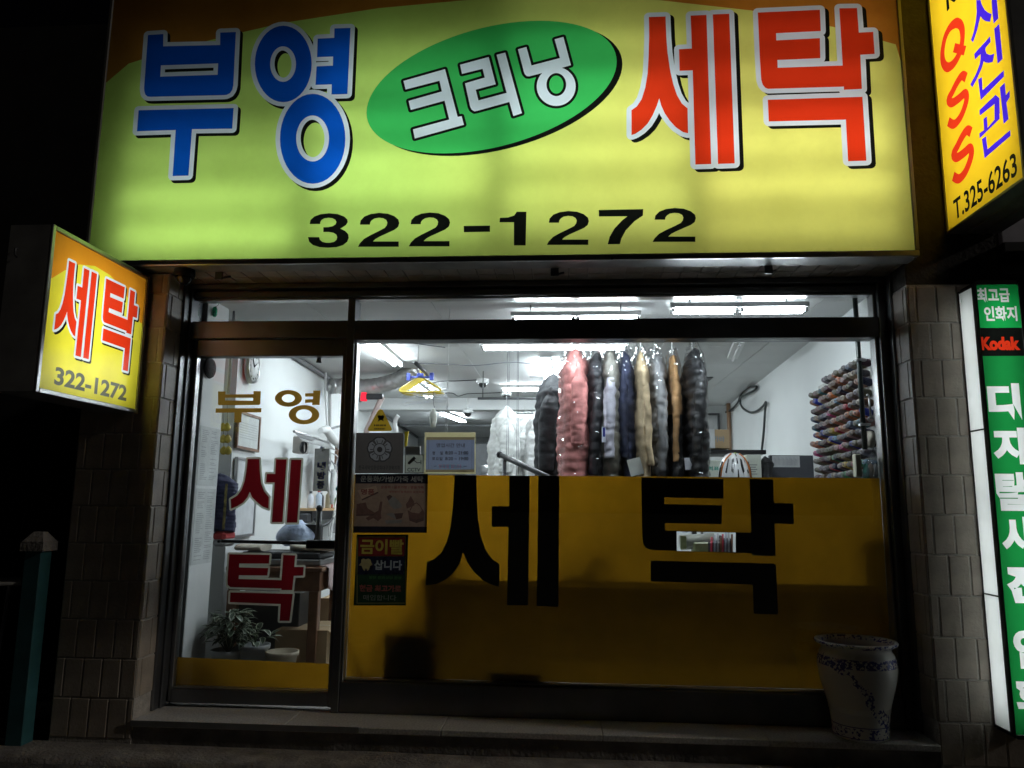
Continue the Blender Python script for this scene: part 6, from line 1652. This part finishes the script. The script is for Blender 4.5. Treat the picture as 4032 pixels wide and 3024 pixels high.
# ---- more clutter on the left wall and ceiling
p = PL(1262, 1845, .12)
t = thing('oval_mirror', 'dark oval mirror hanging behind the cooling sign', 'mirror', p)
n = 28
MB().loft([[wallpt(p, rr*.15*math.cos(2*math.pi*k/n), rr*.24*math.sin(2*math.pi*k/n), ww) for k in range(n)] for rr, ww in ((1, 0), (1, .02), (.9, .024), (.01, .02))], 0, False).build('frame', mat('dark blue plastic', (.02, .025, .05), .3), t)
p = PL(1338, 1925, .15)
t = thing('teal_ball', 'small teal ball at the edge of the bottle shelf', 'ball', p)
MB().lathe([(.001, -.05), (.03, -.04), (.05, 0), (.03, .04), (.001, .05)], p, 14).build('ball', mat('teal rubber', (.03, .16, .19), .5), t)
for i, (pts, r_, c_, lab) in enumerate((
   ([(1306,1815),(1318,1838),(1310,1862),(1296,1850),(1300,1825)], .006, (.30, .31, .33), 'grey coiled wire beside the cooling sign'),
   ([(1338,1790),(1330,1830),(1336,1870),(1345,1890)], .010, (.02, .02, .05), 'dark blue cable hanging by the door post'),
   ([(1312,1850),(1308,1900),(1306,1985)], .022, (.55, .56, .55), 'pale vertical pipe behind the bottles'),
   ([(1325,2015),(1300,2060),(1296,2110)], .010, (.62, .62, .60), 'white loose tape hanging under the bottle shelf'),
   ([(1240,2045),(1262,2070),(1290,2060),(1310,2040)], .014, (.02, .02, .022), 'black hose looping under the bottle shelf'))):
    q_ = [PL(a_, b2, .22) for a_, b2 in pts]
    t = thing('hanging_cable', lab, 'cable', q_[-1])
    MB().tube(catmull(q_, 5), r_, 7).build('strand', mat('cable %d' % i, c_, .5), t)
for i, (px, py, w_, h_, c_, lab) in enumerate(((1205, 2040, .10, .09, (.03, .03, .035), 'black iron body under the bottle shelf'), (1320, 2075, .07, .13, (.5, .5, .52), 'white spray can under the bottle shelf'), (1335, 1790, .05, .24, (.22, .13, .09), 'brown framed picture by the door post'))):
    p = PL(px, py, .12)
    t = thing('wall_item', lab, 'tool', p)
    MB().box(p.x-.04, p.x+.04, p.y-w_, p.y+w_, p.z-h_/2, p.z+h_/2, .012).build('body', mat('wall item %d' % i, c_, .5), t)
for i, (a_, b2, c2) in enumerate(((-1.9, 1.5, .02), (-.9, 2.6, -.03), (.3, 3.4, .04), (1.2, 1.1, .02))):
    t = thing('ceiling_cable', ('cable along the ceiling near the left lamp', 'cable across the ceiling by the cameras', 'cable across the ceiling behind the coats', 'cable across the ceiling right of the coats')[i], 'cable', (a_, b2, CZ-.02))
    MB().tube(catmull([(a_-.7, b2+c2, CZ-.008), (a_-.3, b2-c2, CZ-.012), (a_, b2, CZ-.03), (a_+.4, b2+c2*2, CZ-.01), (a_+.8, b2+.3, CZ-.008)], 5), .005, 6).build('strand', M_INK, t)
for i, (px, py, yy, w_, h_, c_, lab) in enumerate(((1905, 1800, 6.2, .5, 1.45, (.16, .16, .17), 'dark grey machine cabinet right of the hours board'), (1660, 1810, 6.6, .7, 1.5, (.22, .22, .23), 'grey cabinet behind the camera notice'), (2090, 1850, 5.4, .5, 1.35, (.30, .30, .30), 'grey washing machine behind the white clothes'))):
    p = PY(px, py, yy)
    t = thing('rear_cabinet', lab, 'cabinet', (p.x, yy, -.02))
    MB().box(p.x-w_/2, p.x+w_/2, yy, yy+.6, -.02, h_, .015).build('body', mat('rear cabinet %d' % i, c_, .45, .2), t)
    MB().box(p.x-w_/2+.04, p.x+w_/2-.04, yy-.006, yy-.001, h_-.22, h_-.05, .002).build('control_panel', M_DKGREY, t)
    MB().lathe([(.001, -.02), (.15, -.02), (.17, 0)], (p.x, yy-.0, h_*.55), 22, axis='y').build('drum_door', M_ALU, t)
